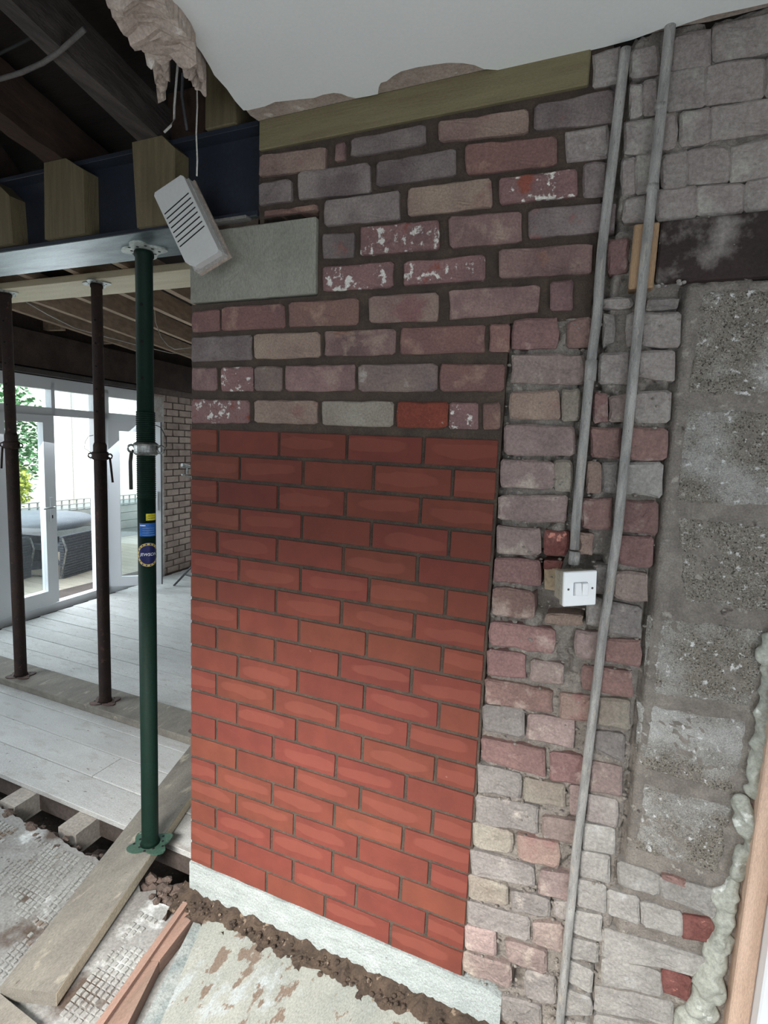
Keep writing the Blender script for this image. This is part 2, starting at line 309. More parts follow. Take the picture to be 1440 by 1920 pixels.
BARE = M('bare_wall_plaster', (.48, .46, .43), (.40, .38, .36), 3, .9, .2, 40, 0)
wall_front = obj('wall_front', join(box(-.0, .985, .005, .21, .18, 2.075), box(.444, 1.168, .008, .21, 1.978, 2.3), box(.245, 1.168, .0085, .21, 2.3, 2.49), box(1.122, 1.168, .008, .2, 2.48, 2.556), box(.0, .245, .012, .21, 2.283, 2.306), box(.24, .26, .012, .21, 2.28, 2.49)), MORT, kind='structure')
obj('wall_rear', join(box(-3.6, -.35, -2.2, -2.1, 0, 2.8), box(1.05, 2.3, -2.2, -2.1, 0, 2.8), box(-.35, 1.05, -2.2, -2.1, 2.15, 2.8), box(-.35, 1.05, -2.2, -2.1, 0, 1.3)), BARE, kind='structure')
obj('wall_right', join(box(2.25, 2.35, -2.2, -1.8, 0, 2.8), box(2.25, 2.35, -.9, .6, 0, 2.8), box(2.25, 2.35, -1.8, -.9, 1.9, 2.8)), BARE, kind='structure')
obj('wall_left', join(dwbox(-4.6, -3.2, 0, .12, 0, 2.8), dwbox(-3.2, -1.8, 0, .12, 0, 1.1), dwbox(-3.2, -1.8, 0, .12, 2.2, 2.8), dwbox(-1.8, -.75, 0, .12, 0, 2.8), dwbox(-.75, 1.85, 0.01, .14, 2.14, 2.8), dwbox(1.83, 5.2, .03, .14, -.05, 2.8)), M('sooty_timber_and_plaster', (.075, .052, .042), (.05, .036, .03), 4, .9, .4, 40, 0), kind='structure')
obj('wall_far', join(hexa([dw(5.1, .1, 0), dw(5.2, .1, 0), (2.3, 5.1, 0), (2.3, 5.0, 0)], [dw(5.1, .1, 2.8), dw(5.2, .1, 2.8), (2.3, 5.1, 2.8), (2.3, 5.0, 2.8)]), box(1.9, 2.0, .2, 5.1, 0, 2.8)), BARE, kind='structure')
# upper deck above the joists
obj('ceiling', box(-4.2, 2.3, -2.9, 5.2, 2.76, 2.82), M('sooty_upper_boards', (.022, .015, .012), (.014, .010, .008), 4, .9, .4, 40, 0, stretch=(1, 6, 1)), kind='structure')

# white ceiling board with its torn edge
edge = [(322, 0), (340, 18), (357, 42), (366, 62), (368, 84), (379, 98), (393, 124), (403, 141), (424, 166), (441, 190), (456, 208), (466, 207)]
edge2 = [(466, 207), (480, 204), (497, 199), (516, 191), (540, 189), (560, 187), (590, 184), (605, 178), (626, 174), (640, 176), (652, 181), (668, 184), (690, 180), (708, 177), (709, 165), (714, 155), (726, 152), (738, 142), (751, 134), (780, 127), (814, 121), (840, 118), (867, 118), (890, 122), (909, 129), (936, 131), (941, 138), (947, 145), (956, 141), (966, 136), (976, 131), (1000, 124), (1027, 116), (1066, 106), (1100, 97), (1130, 89), (1150, 84), (1185, 74), (1215, 64), (1234, 57), (1246, 53), (1262, 53), (1290, 43), (1333, 29), (1385, 18), (1440, 6)]
pl = [at(x, y, z=2.55)[:2] for x, y in edge + edge2[1:]]
pl2 = []
for i, p in enumerate(pl):
    pl2.append((p[0] + random.uniform(-.002, .002), min(p[1], -.001) + random.uniform(-.0015, .0015)))
pl2 = [(.45, -2.9), (.40, -1.4), (.37, -.75), (.352, -.52)] + pl2 + [(1.75, -.03), (2.3, -.02), (2.3, -2.9)]
obj('ceiling', prism(pl2, 'z', 2.55, 2.558), PLASTER, kind='structure')
# backing plaster coat, showing where the white skim has come away
bk = [(.46, -2.9), (.38, -.6), (.33, -.38), (.262, -.16), (.238, -.03), (.245, .001)] + [(.25 + .05 * i, .004 + random.uniform(-.003, .004)) for i in range(1, 28)] + [(2.3, .0), (2.3, -2.9)]
obj('ceiling', prism(bk, 'z', 2.5585, 2.572), TANP, kind='structure')
# laths / joist above the torn edge
obj('trim_1', hexa([(.236, -.01, 2.573), (.262, -.01, 2.573), (.47, -2.7, 2.573), (.44, -2.7, 2.573)], [(.236, -.01, 2.74), (.262, -.01, 2.74), (.47, -2.7, 2.74), (.44, -2.7, 2.74)]), M('reddish_joist_edge', (.10, .055, .045), (.06, .035, .03), 5, .9, .5, 50, 0, stretch=(6, 1, 6)), kind='structure')
# broken plaster hanging from the ceiling edge
hp = [(195, -20), (205, 0), (225, 28), (250, 60), (266, 88), (285, 112), (290, 130), (293, 150), (296, 172), (304, 174), (311, 168), (309, 160), (314, 150), (318, 131), (316, 112), (322, 104), (334, 112), (347, 120), (352, 116), (359, 128), (362, 146), (368, 150), (375, 152), (384, 160), (387, 158), (386, 132), (378, 112), (368, 90), (366, 62), (357, 42), (340, 18), (322, 0), (310, -20)]
def hanging():
    bm = bmesh.new(); P = [at(x, y, z=2.55) for x, y in hp]
    vs = [bm.verts.new((p[0], p[1], 2.549)) for p in P]; f = bm.faces.new(vs)
    bmesh.ops.triangulate(bm, faces=[f]); bmesh.ops.subdivide_edges(bm, edges=list(bm.edges), cuts=3, use_grid_fill=True)
    bmesh.ops.triangulate(bm, faces=bm.faces)
    for v in bm.verts:
        n = mn.noise(v.co * 22) + .6 * mn.noise(v.co * 55); v.co.z += -.004 - .016 * abs(n) - (.016 if n > .12 else 0) - (.008 if mn.noise(v.co * 35 + Vector((3, 1, 0))) > .1 else 0); v.co.x += .003 * mn.noise(v.co * 90); v.co.y += .003 * mn.noise(v.co * 70 + Vector((5, 5, 5)))
    r = bmesh.ops.extrude_face_region(bm, geom=list(bm.faces))
    for g in r['geom']:
        if isinstance(g, bmesh.types.BMVert): g.co.z = 2.575
    bm.verts.index_update(); out = ([tuple(v.co) for v in bm.verts], [[v.index for v in f.verts] for f in bm.faces]); bm.free(); return out
obj('broken_plaster', hanging(), TANP, label='beige broken lath and plaster hanging along the torn ceiling edge, top left', cat='plaster')

# ------------------------------------------------------------------ floors
floor_far = obj('floor', box(-4.1, 1.9, .22, 5.1, -.12, -.03), M('sub_floor', (.1, .08, .07), None, 5, .9, .2, 40, 0), kind='structure')
y = .2; k = 0; bw = .178
while y < 5.0:
    x0 = -3.41 - .105 * (y - 1.5) if y > .0 else -3.3
    xs = [x0 + .05, 1.85]
    if k % 3 == 1: xs = [x0 + .05, -1.3 + .4 * math.sin(k), 1.85]
    for a, b in zip(xs[:-1], xs[1:]):
        obj('floorboard', bbox(a, b - .002, y + .0026, y + bw - .0026, -.026, 0 + random.uniform(-.001, .001), .0022), DIRTB, floor_far)
    y += bw; k += 1
obj('floor', box(-4.2, 2.3, -3.2, 6, -.55, -.42), SOIL, kind='structure')
# near floor: broken screed slab
ep = [(-3.6, .06), (-3.0, .05), (-2.2, .07), (-1.6, .05), (-1.135, .053), (-.93, .035), (-.778, .045), (-.62, .02), (-.487, .024), (-.40, .0), (-.265, .014), (-.22, -.02), (-.175, .01), (-.13, -.03), (-.078, -.02), (-.03, -.05), (.02, -.03), (2.3, -.03)]
e2 = []
for a, b in zip(ep[:-1], ep[1:]):
    n = max(1, int((b[0] - a[0]) / .02))
    for i in range(n): t = i / n; e2.append((a[0] + (b[0] - a[0]) * t, a[1] + (b[1] - a[1]) * t + .012 * nz(a[0] + (b[0] - a[0]) * t, 0, 0, 30)))
slab = obj('floor', prism(e2 + [(2.3, -.03), (2.3, -2.9), (-3.6, -2.9)], 'z', -.09, -.004), SLAB, kind='structure')
# combed tile adhesive: little square pads left by a notched trowel
V = []; F = []
for (u0, u1, v0, v1, pit) in [(-1.15, -.40, -.62, .0, .021), (-.2, -.02, -.45, -.08, .021)]:
    u = u0
    while u < u1:
        v = v0
        while v < v1:
            x = u - .31 * v * (1 if u0 < -.3 else .6); yy = v + .0
            g = nz(x, yy, 3, 5); ju = int((u - u0) / pit) % 14; jv = int((v - v0) / pit) % 16
            if g > -.12 and ju != 0 and jv != 0 and random.random() > .06 and yy < .0:
                s = pit * .40 * random.uniform(.75, 1.05); h = .0035 + .002 * random.random(); n = len(V)
                for z, k2 in ((-.004, 1), (h - .004, .85)): V += [(x - s * k2, yy - s * k2, z), (x + s * k2, yy - s * k2, z), (x + s * k2 - .0, yy + s * k2, z), (x - s * k2, yy + s * k2, z)]
                F += [(n + 4, n + 5, n + 6, n + 7), (n, n + 1, n + 5, n + 4), (n + 1, n + 2, n + 6, n + 5), (n + 2, n + 3, n + 7, n + 6), (n + 3, n, n + 4, n + 7)]
            v += pit
        u += pit
obj('tile_adhesive', (V, F), PAD, slab, kind='stuff')
# loose rubble along the broken slab edge and down in the trench
def stones(n, fx, fy, fz, s0, s1):
    P = []
    for i in range(n):
        c = Vector((fx(), fy(), fz())); s = random.uniform(s0, s1); bm = bmesh.new(); bmesh.ops.create_icosphere(bm, subdivisions=1, radius=s)
        for v in bm.verts: v.co = v.co * (1 + .5 * mn.noise(v.co * 30 + c * 9)); v.co.z *= .7; v.co += c
        bm.verts.index_update(); P.append(([tuple(v.co) for v in bm.verts], [[v.index for v in f.verts] for f in bm.faces])); bm.free()
    return join(*P)
ru = random.uniform
obj('rubble', join(stones(150, lambda: ru(-1.3, -.0), lambda: ru(-.01, .07), lambda: ru(-.06, -.005), .008, .028), stones(120, lambda: ru(-1.3, -.1), lambda: ru(.05, .3), lambda: ru(-.40, -.30), .02, .06), stones(50, lambda: ru(-.2, .0), lambda: ru(-.04, .03), lambda: ru(-.05, .0), .008, .02)), RUBBLE, kind='stuff', label='brick dust and mortar rubble along the broken slab edge by the trench', cat='rubble')
obj('spoil_heap', sheet(-3.5, .0, .0, .22, .02, lambda x, y_: -.06 - .9 * max(0, y_ - .03) * 1.2 + .02 * nz(x, y_, 0, 14) + .012 * nz(x, y_, 4, 40), 'xy'), RUBBLE, kind='stuff', label='sloping bank of broken mortar under the exposed joist ends', cat='rubble')

# exposed joist ends in the trench
for x0, x1, lb in ((-1.235, -1.14, 'pale sawn joist end in the trench, further left of the two'), (-.845, -.745, 'pale sawn joist end in the trench, nearer the green prop')):
    obj('joist', hexa([(x0 + .02, .10, -.13), (x1 + .03, .10, -.13), (x1 - .02, .9, -.13), (x0 - .02, .9, -.13)], [(x0 + .02, .10, -.03), (x1 + .03, .10, -.03), (x1 - .02, .9, -.03), (x0 - .02, .9, -.03)]), M('dusty_joist', (.40, .37, .33), (.3, .27, .24), 5, .9, .4, 40, .08), label=lb, cat='joist', group='floor joists in the trench')

# soil strip at the foot of the wall
obj('soil', sheet(-.06, 1.3, -.075, .012, .008, lambda x, y_: .045 + .04 * min(1, max(0, (y_ + .06) / .065)) + .018 * nz(x, y_, 1, 28) + .007 * nz(x, y_, 7, 90) - (.05 if x < -.04 else 0), 'xy'), SOIL, kind='stuff', label='crumbly dark soil strip between the white concrete footing and the plywood', cat='soil')
obj('soil_clods', stones(260, lambda: ru(-.05, 1.1), lambda: ru(-.055, -.002), lambda: ru(.045, .075), .003, .010), SOIL, kind='stuff', label='loose brown clods scattered over the soil strip', cat='soil')
# white concrete footing under the new brickwork
def footing():
    bm = bmesh.new(); v, f = box(-.004, 1.094, -.003, .2, -.05, .184); vs = [bm.verts.new(p) for p in v]
    for q in f: bm.faces.new([vs[i] for i in q])
    bmesh.ops.subdivide_edges(bm, edges=list(bm.edges), cuts=22, use_grid_fill=True)
    for v in bm.verts:
        v.co.y += .0025 * mn.noise(v.co * 30); v.co.z += .003 * mn.noise(v.co * 24) - (.012 if v.co.x > 1.06 and v.co.z > .17 else 0)
    bm.verts.index_update(); out = ([tuple(v.co) for v in bm.verts], [[v.index for v in f.verts] for f in bm.faces]); bm.free(); return out
obj('concrete_footing', footing(), SILL, label='whitened concrete footing strip under the new red bricks', cat='footing')

# plywood sheet and pink timber strips
def P2(q, z): return [at(x, y_, z=z) for x, y_ in q]
zt = .05
a = at(388, 1712, z=zt); b = at(640, 1832, z=zt); c = at(960, 1985, z=zt)
ply = [(a[0], a[1]), (b[0], b[1]), (1.12, -.036), (1.14, -1.15), (.34, -1.2), (.215, -.62), (at(300, 1920, z=zt)[0], at(300, 1920, z=zt)[1])]
pw = obj('plywood_sheet', prism(ply, 'z', .034, .05), PLY, label='mud-stained pale plywood sheet lying in front of the brick wall', cat='plywood')
g0 = at(372, 1704, z=.046); g1 = at(388, 1712, z=.046); g2 = at(300, 1920, z=.046); g3 = at(262, 1920, z=.046)
obj('roofing_felt', prism([(g0[0], g0[1]), (g1[0] + .02, g1[1]), (g2[0] + .02, g2[1]), (.25, -.7), (.21, -.7), (g3[0], g3[1])], 'z', .0, .0335), M('grey_green_board', (.17, .20, .20), (.27, .29, .28), 14, .9, .7, 70, 0), label='grey weathered strip along the left edge of the plywood', cat='board')
def strip(name, q, z0, z1, mat, **k):
    P = P2(q, z1); return obj(name, hexa([(p[0], p[1], z0) for p in P], [tuple(p) for p in P]), mat, **k)
strip('timber_batten', [(343, 1690), (353, 1692), (190, 1925), (150, 1960)], 0, .06, PINK, label='narrow pink stained batten, left of the two strips by the plywood', cat='batten')
pb = strip('timber_board', [(355, 1695), (376, 1702), (300, 1800), (262, 1800)], .0, .046, PINK, label='wider pinkish timber offcut nearest the brick wall, beside the plywood', cat='board')
strip('timber_board', [(260, 1803), (298, 1803), (232, 1935), (180, 1935)], .0, .044, M('pink_brown_timber', (.26, .17, .135), (.20, .14, .11), 5, .8, .4, 60, .08, stretch=(6, 1, 6)), label='pinkish brown timber offcut at the bottom of the photo beside the plywood', cat='board')

# large plank bridging the trench
pk = [at(0, 1850, z=.05), at(105, 1862, z=.05), at(357, 1494, z=.05), at(357, 1398, z=.05)]
d = (pk[2] - pk[1]); far_r = pk[1] + d * 1.18; d = (pk[3] - pk[0]); far_l = pk[0] + d * 1.02
top = [pk[0], pk[1], far_r, far_l]
pl_ = obj('scaffold_plank', hexa([(p[0], p[1], .006) for p in top], [tuple(p) for p in top]), PLANK, label='dusty wide plank across the trench carrying the green prop', cat='plank')
e0, e1 = pk[1], far_r; off = np.array([.0012, 0, 0])
obj('pale_edge', hexa([tuple(e0 + off * .2 + [0, 0, -.043]), tuple(e0 + off + [0, 0, -.043]), tuple(e1 + off + [0, 0, -.043]), tuple(e1 + off * .2 + [0, 0, -.043])], [tuple(e0 + off * .2 - [0, 0, .0015]), tuple(e0 + off - [0, 0, .0015]), tuple(e1 + off - [0, 0, .0015]), tuple(e1 + off * .2 - [0, 0, .0015])]), PLANKE, pl_, label='pale edge')  # thin paler strip along the right side of the plank
# sole board under the rusty props
obj('sole_plank', bbox(-3.1, .6, .80, 1.03, .003, .045, .004), PLANK, label='long dusty board on the floor under the rusty props', cat='plank')
obj('grey_board', hexa(*[[tuple(p[:2]) + (z,) for p in P2([(-60, 1895), (0, 1868), (70, 1925), (0, 1990)], .02)] for z in (.0, .03)]), PLANK, label='grey board corner at the bottom left below the plank end', cat='board')

# ------------------------------------------------------------------ new red brickwork
XR = .982; PITCH = .0798; ZT = 1.7
cache = {}
def red(x0, x1, zc):
    wd = round(x1 - x0, 3); var = random.randrange(3); key = (wd, var); hh = .0348
    if key not in cache:
        c = [(-wd / 2, hh), (wd / 2, hh), (wd / 2, -hh), (-wd / 2, -hh)]
        v, f = rough_brick(c, -.050, .050, .0005, .0015, .0012, dome=.0002)
        me = bpy.data.meshes.new('brick'); me.from_pydata(v, [], [list(q) for q in f]); bm = bmesh.new(); bm.from_mesh(me); bmesh.ops.recalc_face_normals(bm, faces=bm.faces); bm.to_mesh(me); bm.free()
        me.materials.append(RED); cache[key] = me
    link('brick', cache[key], None, ((x0 + x1) / 2, .0495 + random.uniform(-.001, .001), zc), wall_front)
for i in range(19):
    zc = ZT - .0052 - PITCH * (i + .5) + .0052
    off = .1079 if i % 2 == 0 else .1924
    j = [0.0] + [off + .225 * n for n in range(4)] + [XR]
    if i == 18:
        j = [0.0] + [at(px, py, y=0)[0] for px, py in ((397.3, 1607), (499, 1645), (609, 1690), (732, 1745))] + [XR]
    for n in range(len(j) - 1):
        x0 = j[n] + (.005 if n else -.0005); x1 = j[n + 1] - (.005 if n < len(j) - 2 else .004)
        if x1 - x0 > .02: red(x0, x1, zc)

# ------------------------------------------------------------------ reclaimed brickwork above
def Zt(ox, oy, s, rows, parent, y0=-.004, y1=.095, **k):
    for (a, ta, ba, b_, tb, bb, code) in rows:
        c = [at(ox + X * s, oy + Y * s, y=0) for X, Y in ((a, ta), (b_, tb), (b_, bb), (a, ba))]
        obj('brick', rough_brick([(p[0], p[2]) for p in c], y0 + random.uniform(-.002, .002), y1, **k), OLD[code], parent)
U = dict(jit=.0022, rnd=.008, bev=.004)
Zt(350, 540, .4375, [(22, 475, 580, 268, 482, 580, 'w'), (290, 480, 578, 560, 482, 585, 't'), (580, 484, 588, 887, 486, 597, 'c'), (903, 487, 600, 1120, 488, 602, 'o'), (1123, 488, 602, 1250, 490, 606, 'w'), (1268, 490, 606, 1342, 492, 605, 'r'),
    (22, 342, 440, 130, 340, 440, 'p'), (148, 340, 443, 286, 338, 443, 'w'), (290, 338, 443, 410, 334, 443, 'k'), (425, 334, 443, 722, 328, 443, 'p'), (735, 328, 445, 1075, 322, 445, 'k'), (1088, 325, 445, 1362, 328, 443, 'r'),
    (22, 212, 318, 280, 202, 308, 'g'), (290, 198, 305, 572, 188, 298, 't'), (592, 186, 292, 897, 174, 287, 'p'), (915, 170, 285, 1280, 156, 276, 'r'), (1297, 155, 276, 1385, 152, 272, 'r'),
    (22, 100, 190, 140, 90, 186, 'r'), (148, 82, 184, 422, 65, 172, 'r'), (437, 62, 168, 735, 42, 158, 'r')], wall_front, **U)
Zt(700, 80, .29861, [(-25, 1592, 1760, 410, 1570, 1750, 't'), (478, 1556, 1740, 1040, 1520, 1690, 'p'), (1110, 1500, 1690, 1255, 1490, 1680, 'p'),
    (190, 1375, 1525, 700, 1330, 1492, 'w'), (785, 1300, 1480, 1378, 1262, 1450, 'p'),
    (475, 1092, 1292, 930, 1060, 1255, 'p'), (968, 1045, 1232, 1520, 1000, 1178, 'g'),
    (215, 915, 1092, 745, 848, 1030, 't'), (790, 852, 1018, 1282, 790, 965, 'w'),
    (15, 752, 905, 520, 660, 830, 'g'), (578, 640, 830, 1150, 588, 768, 'r'),
    (410, 500, 622, 975, 418, 568, 't'), (1008, 395, 548, 1520, 285, 500, 'g')], wall_front, **U)
Zt(350, 180, .27778, [(915, 1152, 1320, 1392, 1115, 1292, 'w'), (915, 930, 1100, 1130, 925, 1090, 'g'), (1172, 890, 1080, 1705, 838, 1035, 'w'),
    (520, 778, 818, 880, 732, 770, 'r'), (930, 708, 880, 1435, 640, 835, 'g'),
    (492, 592, 742, 710, 555, 710, 'g'), (750, 512, 700, 1242, 450, 655, 'g'),
    (492, 402, 545, 942, 345, 500, 't'), (1002, 322, 440, 1070, 315, 432, 'p'), (1105, 292, 410, 1615, 190, 325, 'g')], wall_front, **U)

# padstone, timber plate
obj('padstone', rough_brick([(.002, 2.283), (.441, 2.281), (.445, 2.079), (.002, 2.079)], -.006, .21, .0012, .003, .003), PADM, label='smooth grey concrete padstone built into the wall under the steel beam end', cat='padstone')
obj('timber_wall_plate', bbox(.248, 1.122, -.003, .09, 2.480, 2.5585, .0025), WOODG, label='greenish treated timber plate along the top of the brick wall', cat='timber')

# ------------------------------------------------------------------ old pier and the right-hand wall
def pier_y(x, z):
    y = .0115 + .011 * nz(x, 0, z, 26) + .008 * nz(x, 3, z, 75) + (.014 if nz(x, 8, z, 19) > .33 else 0)
    if x < 1.0: y += .012
    if 1.155 < x < 1.205 and z > 1.38: y += .022                    # chase cut for the short conduit
    if 1.09 < x < 1.245 and 1.27 < z < 1.43:                        # knocked-out pocket behind the switch
        y += .05
    if 1.10 < x < 1.15 and .20 < z < .27: y += .05
    if x > 1.35 and z < 2.04: y = .008 + .003 * nz(x, 0, z, 12) - .004 * (1 if 1.365 < x < 1.385 else 0)
    if 1.345 < x < 1.36: y += .02
    if 1.303 < x < 1.316 and z < .72: y += .03
    return y
wall_pier = obj('wall_side', sheet(.983, 1.62, -.1, 2.56, .0065, pier_y, keep=lambda x, z: not (x < 1.165 and z > 1.98)), GREYM, smooth=True, kind='structure')
obj('mortar_crumbs', stones(900, lambda: ru(.99, 1.35), lambda: ru(-.001, .006), lambda: ru(.05, 1.97), .002, .006), GREYM, wall_pier, kind='stuff')
obj('wall_core', box(1.17, 1.60, .075, .21, -.1, 2.56), GREYM, wall_pier)
PK = dict(jit=.003, rnd=.007, bev=.005, dome=.0016, grow=.003)
Zt(900, 560, .27778, [(225, 145, 332, 520, 130, 330, 'm'), (590, 150, 330, 752, 120, 325, 'm'), (825, 110, 325, 905, 112, 290, 's'), (990, 105, 315, 1075, 100, 315, 'u'), (1085, 100, 320, 1350, 92, 320, 'u'), (1130, 5, 75, 1342, -5, 62, 's'), (835, 10, 60, 1020, 0, 60, 'u'),
    (218, 385, 565, 712, 378, 580, 'q'), (810, 365, 570, 1010, 365, 575, 'u'), (1060, 365, 520, 1310, 355, 560, 'u'),
    (205, 640, 808, 532, 620, 812, 't'), (555, 622, 820, 670, 615, 822, 'c'), (770, 625, 828, 860, 640, 832, 'm'), (876, 662, 832, 1015, 640, 832, 'q'), (1035, 628, 832, 1282, 620, 835, 'u'),
    (165, 850, 1050, 636, 862, 1058, 'q'), (745, 868, 1072, 945, 872, 1075, 'm'), (1003, 870, 1090, 1258, 880, 1092, 'm'),
    (145, 1090, 1268, 492, 1100, 1278, 'q'), (500, 1095, 1292, 618, 1098, 1295, 'c'), (718, 1110, 1300, 812, 1112, 1302, 't'), (825, 1112, 1305, 935, 1112, 1310, 's'), (980, 1102, 1312, 1228, 1110, 1342, 'l'),
    (135, 1330, 1492, 585, 1330, 1512, 'q'), (690, 1352, 1552, 890, 1356, 1556, 'm'), (942, 1360, 1572, 1198, 1372, 1592, 'm')], wall_pier, **PK)
Zt(900, 980, .25, [(130, 30, 225, 450, 48, 238, 'q'), (488, 58, 240, 655, 70, 245, 'x'), (742, 80, 232, 845, 85, 235, 't'), (1030, 100, 302, 1292, 112, 335, 'm'),
    (110, 262, 440, 450, 285, 472, 'm'), (480, 285, 350, 612, 290, 345, 'x'), (860, 330, 520, 960, 335, 530, 's'), (1000, 372, 560, 1250, 382, 592, 'q'),
    (98, 490, 690, 402, 520, 722, 'm'), (500, 682, 752, 765, 698, 768, 't'), (800, 560, 760, 920, 570, 780, 's'), (962, 592, 822, 1208, 640, 865, 's'),
    (75, 740, 912, 552, 800, 985, 'm'), (720, 810, 1010, 905, 830, 1035, 'q'), (930, 872, 1032, 1198, 892, 1082, 'm'),
    (55, 950, 1142, 335, 992, 1165, 'm'), (388, 1030, 1182, 620, 1062, 1215, 'q'), (768, 1070, 1242, 1142, 1122, 1312, 'm'),
    (45, 1172, 1352, 532, 1262, 1422, 'm'), (600, 1280, 1462, 832, 1310, 1490, 't'), (888, 1322, 1512, 1118, 1332, 1562, 'c'),
    (25, 1372, 1560, 322, 1402, 1612, 's'), (358, 1440, 1620, 695, 1482, 1690, 'q'), (862, 1565, 1700, 1078, 1600, 1800, 's')], wall_pier, **PK)
Zt(860, 1380, .28125, [(155, 15, 152, 572, 92, 272, 'm'), (610, 110, 292, 835, 142, 322, 'm'), (880, 180, 372, 1082, 212, 402, 'q'),
    (135, 190, 372, 412, 252, 412, 's'), (438, 280, 432, 712, 332, 482, 'c'), (742, 340, 520, 825, 350, 530, 'q'), (858, 392, 572, 1058, 432, 612, 'u'),
    (112, 400, 580, 522, 472, 652, 's'), (560, 540, 672, 800, 582, 722, 'q'), (828, 582, 752, 1032, 622, 792, 'l'),
    (102, 575, 742, 355, 642, 782, 'c'), (398, 672, 822, 668, 722, 882, 't'), (808, 772, 932, 1002, 802, 982, 'l'),
    (88, 760, 922, 502, 872, 1002, 's'), (540, 900, 1052, 760, 925, 1100, 'q'), (785, 962, 1132, 978, 1002, 1182, 'l'),
    (72, 925, 1082, 325, 1002, 1132, 'c'), (350, 1035, 1162, 602, 1092, 1212, 's'), (640, 1110, 1200, 720, 1120, 1230, 'u'), (758, 1162, 1312, 948, 1202, 1372, 'l'),
    (62, 1102, 1252, 472, 1222, 1372, 's'), (500, 1242, 1382, 700, 1262, 1442, 'q'), (742, 1352, 1482, 928, 1392, 1522, 'l'),
    (48, 1262, 1412, 242, 1302, 1462, 'q'), (318, 1362, 1492, 582, 1442, 1592, 'q'), (728, 1502, 1642, 892, 1572, 1732, 'l'),
    (33, 1442, 1572, 345, 1542, 1682, 'q'), (440, 1562, 1742, 650, 1622, 1792, 's'), (698, 1682, 1852, 882, 1752, 1862, 'l'),
    (288, 1732, 1872, 542, 1802, 1960, 's'), (690, 1900, 2030, 870, 1930, 2080, 'l')], wall_pier, **PK)
# lower right: skimmed grey bricks
Zt(1080, 1500, .25, [(318, 462, 640, 622, 560, 722, 'l'), (636, 582, 720, 1050, 682, 892, 'l'), (240, 680, 862, 470, 735, 935, 'l'), (488, 762, 935, 800, 850, 1030, 'l'), (800, 862, 1035, 1040, 905, 1090, 'x'),
    (200, 962, 1182, 982, 1192, 1335, 'l'), (200, 1182, 1382, 640, 1290, 1472, 'l'), (642, 1262, 1440, 862, 1342, 1522, 'x'), (145, 1400, 1582, 722, 1522, 1702, 'l'), (130, 1600, 1790, 640, 1725, 1900, 'l'),
    (650, 560, 590, 820, 610, 650, 'm')], wall_pier, **PK)
# upper right: dusty bricks
Zt(1060, 40, .27085, [(195, 228, 438, 372, 170, 410, 'u'), (455, 190, 372, 640, 150, 352, 'u'), (742, 108, 332, 1000, 40, 300, 'u'), (1032, 22, 262, 1450, -60, 185, 'u'),
    (445, 440, 655, 528, 430, 645, 'u'), (542, 412, 640, 640, 400, 628, 'u'), (700, 350, 608, 965, 300, 572, 'u'), (972, 300, 565, 1382, 250, 512, 'u'), (1392, 250, 505, 1500, 230, 480, 'u'),
    (412, 690, 908, 622, 662, 885, 'u'), (660, 640, 872, 762, 636, 862, 'u'), (802, 625, 845, 1000, 600, 822, 'u'), (1008, 592, 812, 1450, 528, 755, 'u'),
    (395, 955, 1192, 482, 930, 1182, 'u'), (492, 925, 1190, 640, 905, 1178, 'u'), (672, 922, 1148, 840, 898, 1130, 'u'), (850, 880, 1120, 1142, 862, 1100, 'u'), (1152, 868, 1095, 1450, 790, 1060, 'u'),
    (402, 1232, 1372, 560, 1205, 1382, 'u'), (640, 1165, 1375, 900, 1140, 1345, 'u'), (910, 1138, 1342, 1242, 1110, 1318, 'u'), (1252, 1105, 1312, 1450, 1075, 1290, 'u'),
    (300, 1520, 1740, 432, 1510, 1722, 'm'), (10, 770, 965, 292, 712, 930, 'u'), (130, 985, 1208, 276, 978, 1196, 'g')], wall_pier, y0=.000, jit=.0025, rnd=.006, bev=.005, dome=.0014, grow=.004)
obj('timber_lintel', bbox(1.296, 1.62, -.012, .1, 2.045, 2.172, .004), BLACKT, label='blackened paint-splashed timber lintel above the concrete blocks', cat='lintel')
obj('timber_packer', bbox(1.243, 1.293, -.016, .08, 2.035, 2.170, .003), M('orange_pine_block', (.34, .22, .13), (.26, .17, .10), 5, .8, .3, 50, 0, stretch=(8, 8, 1)), label='short upright pine block against the left end of the black lintel', cat='timber')
obj('mortar_pebbles', stones(14, lambda: ru(1.295, 1.36), lambda: ru(-.018, -.012), lambda: ru(2.036, 2.045), .003, .008), OLD['l'], kind='stuff', label='mortar crumbs on the ledge under the black lintel', cat='mortar')
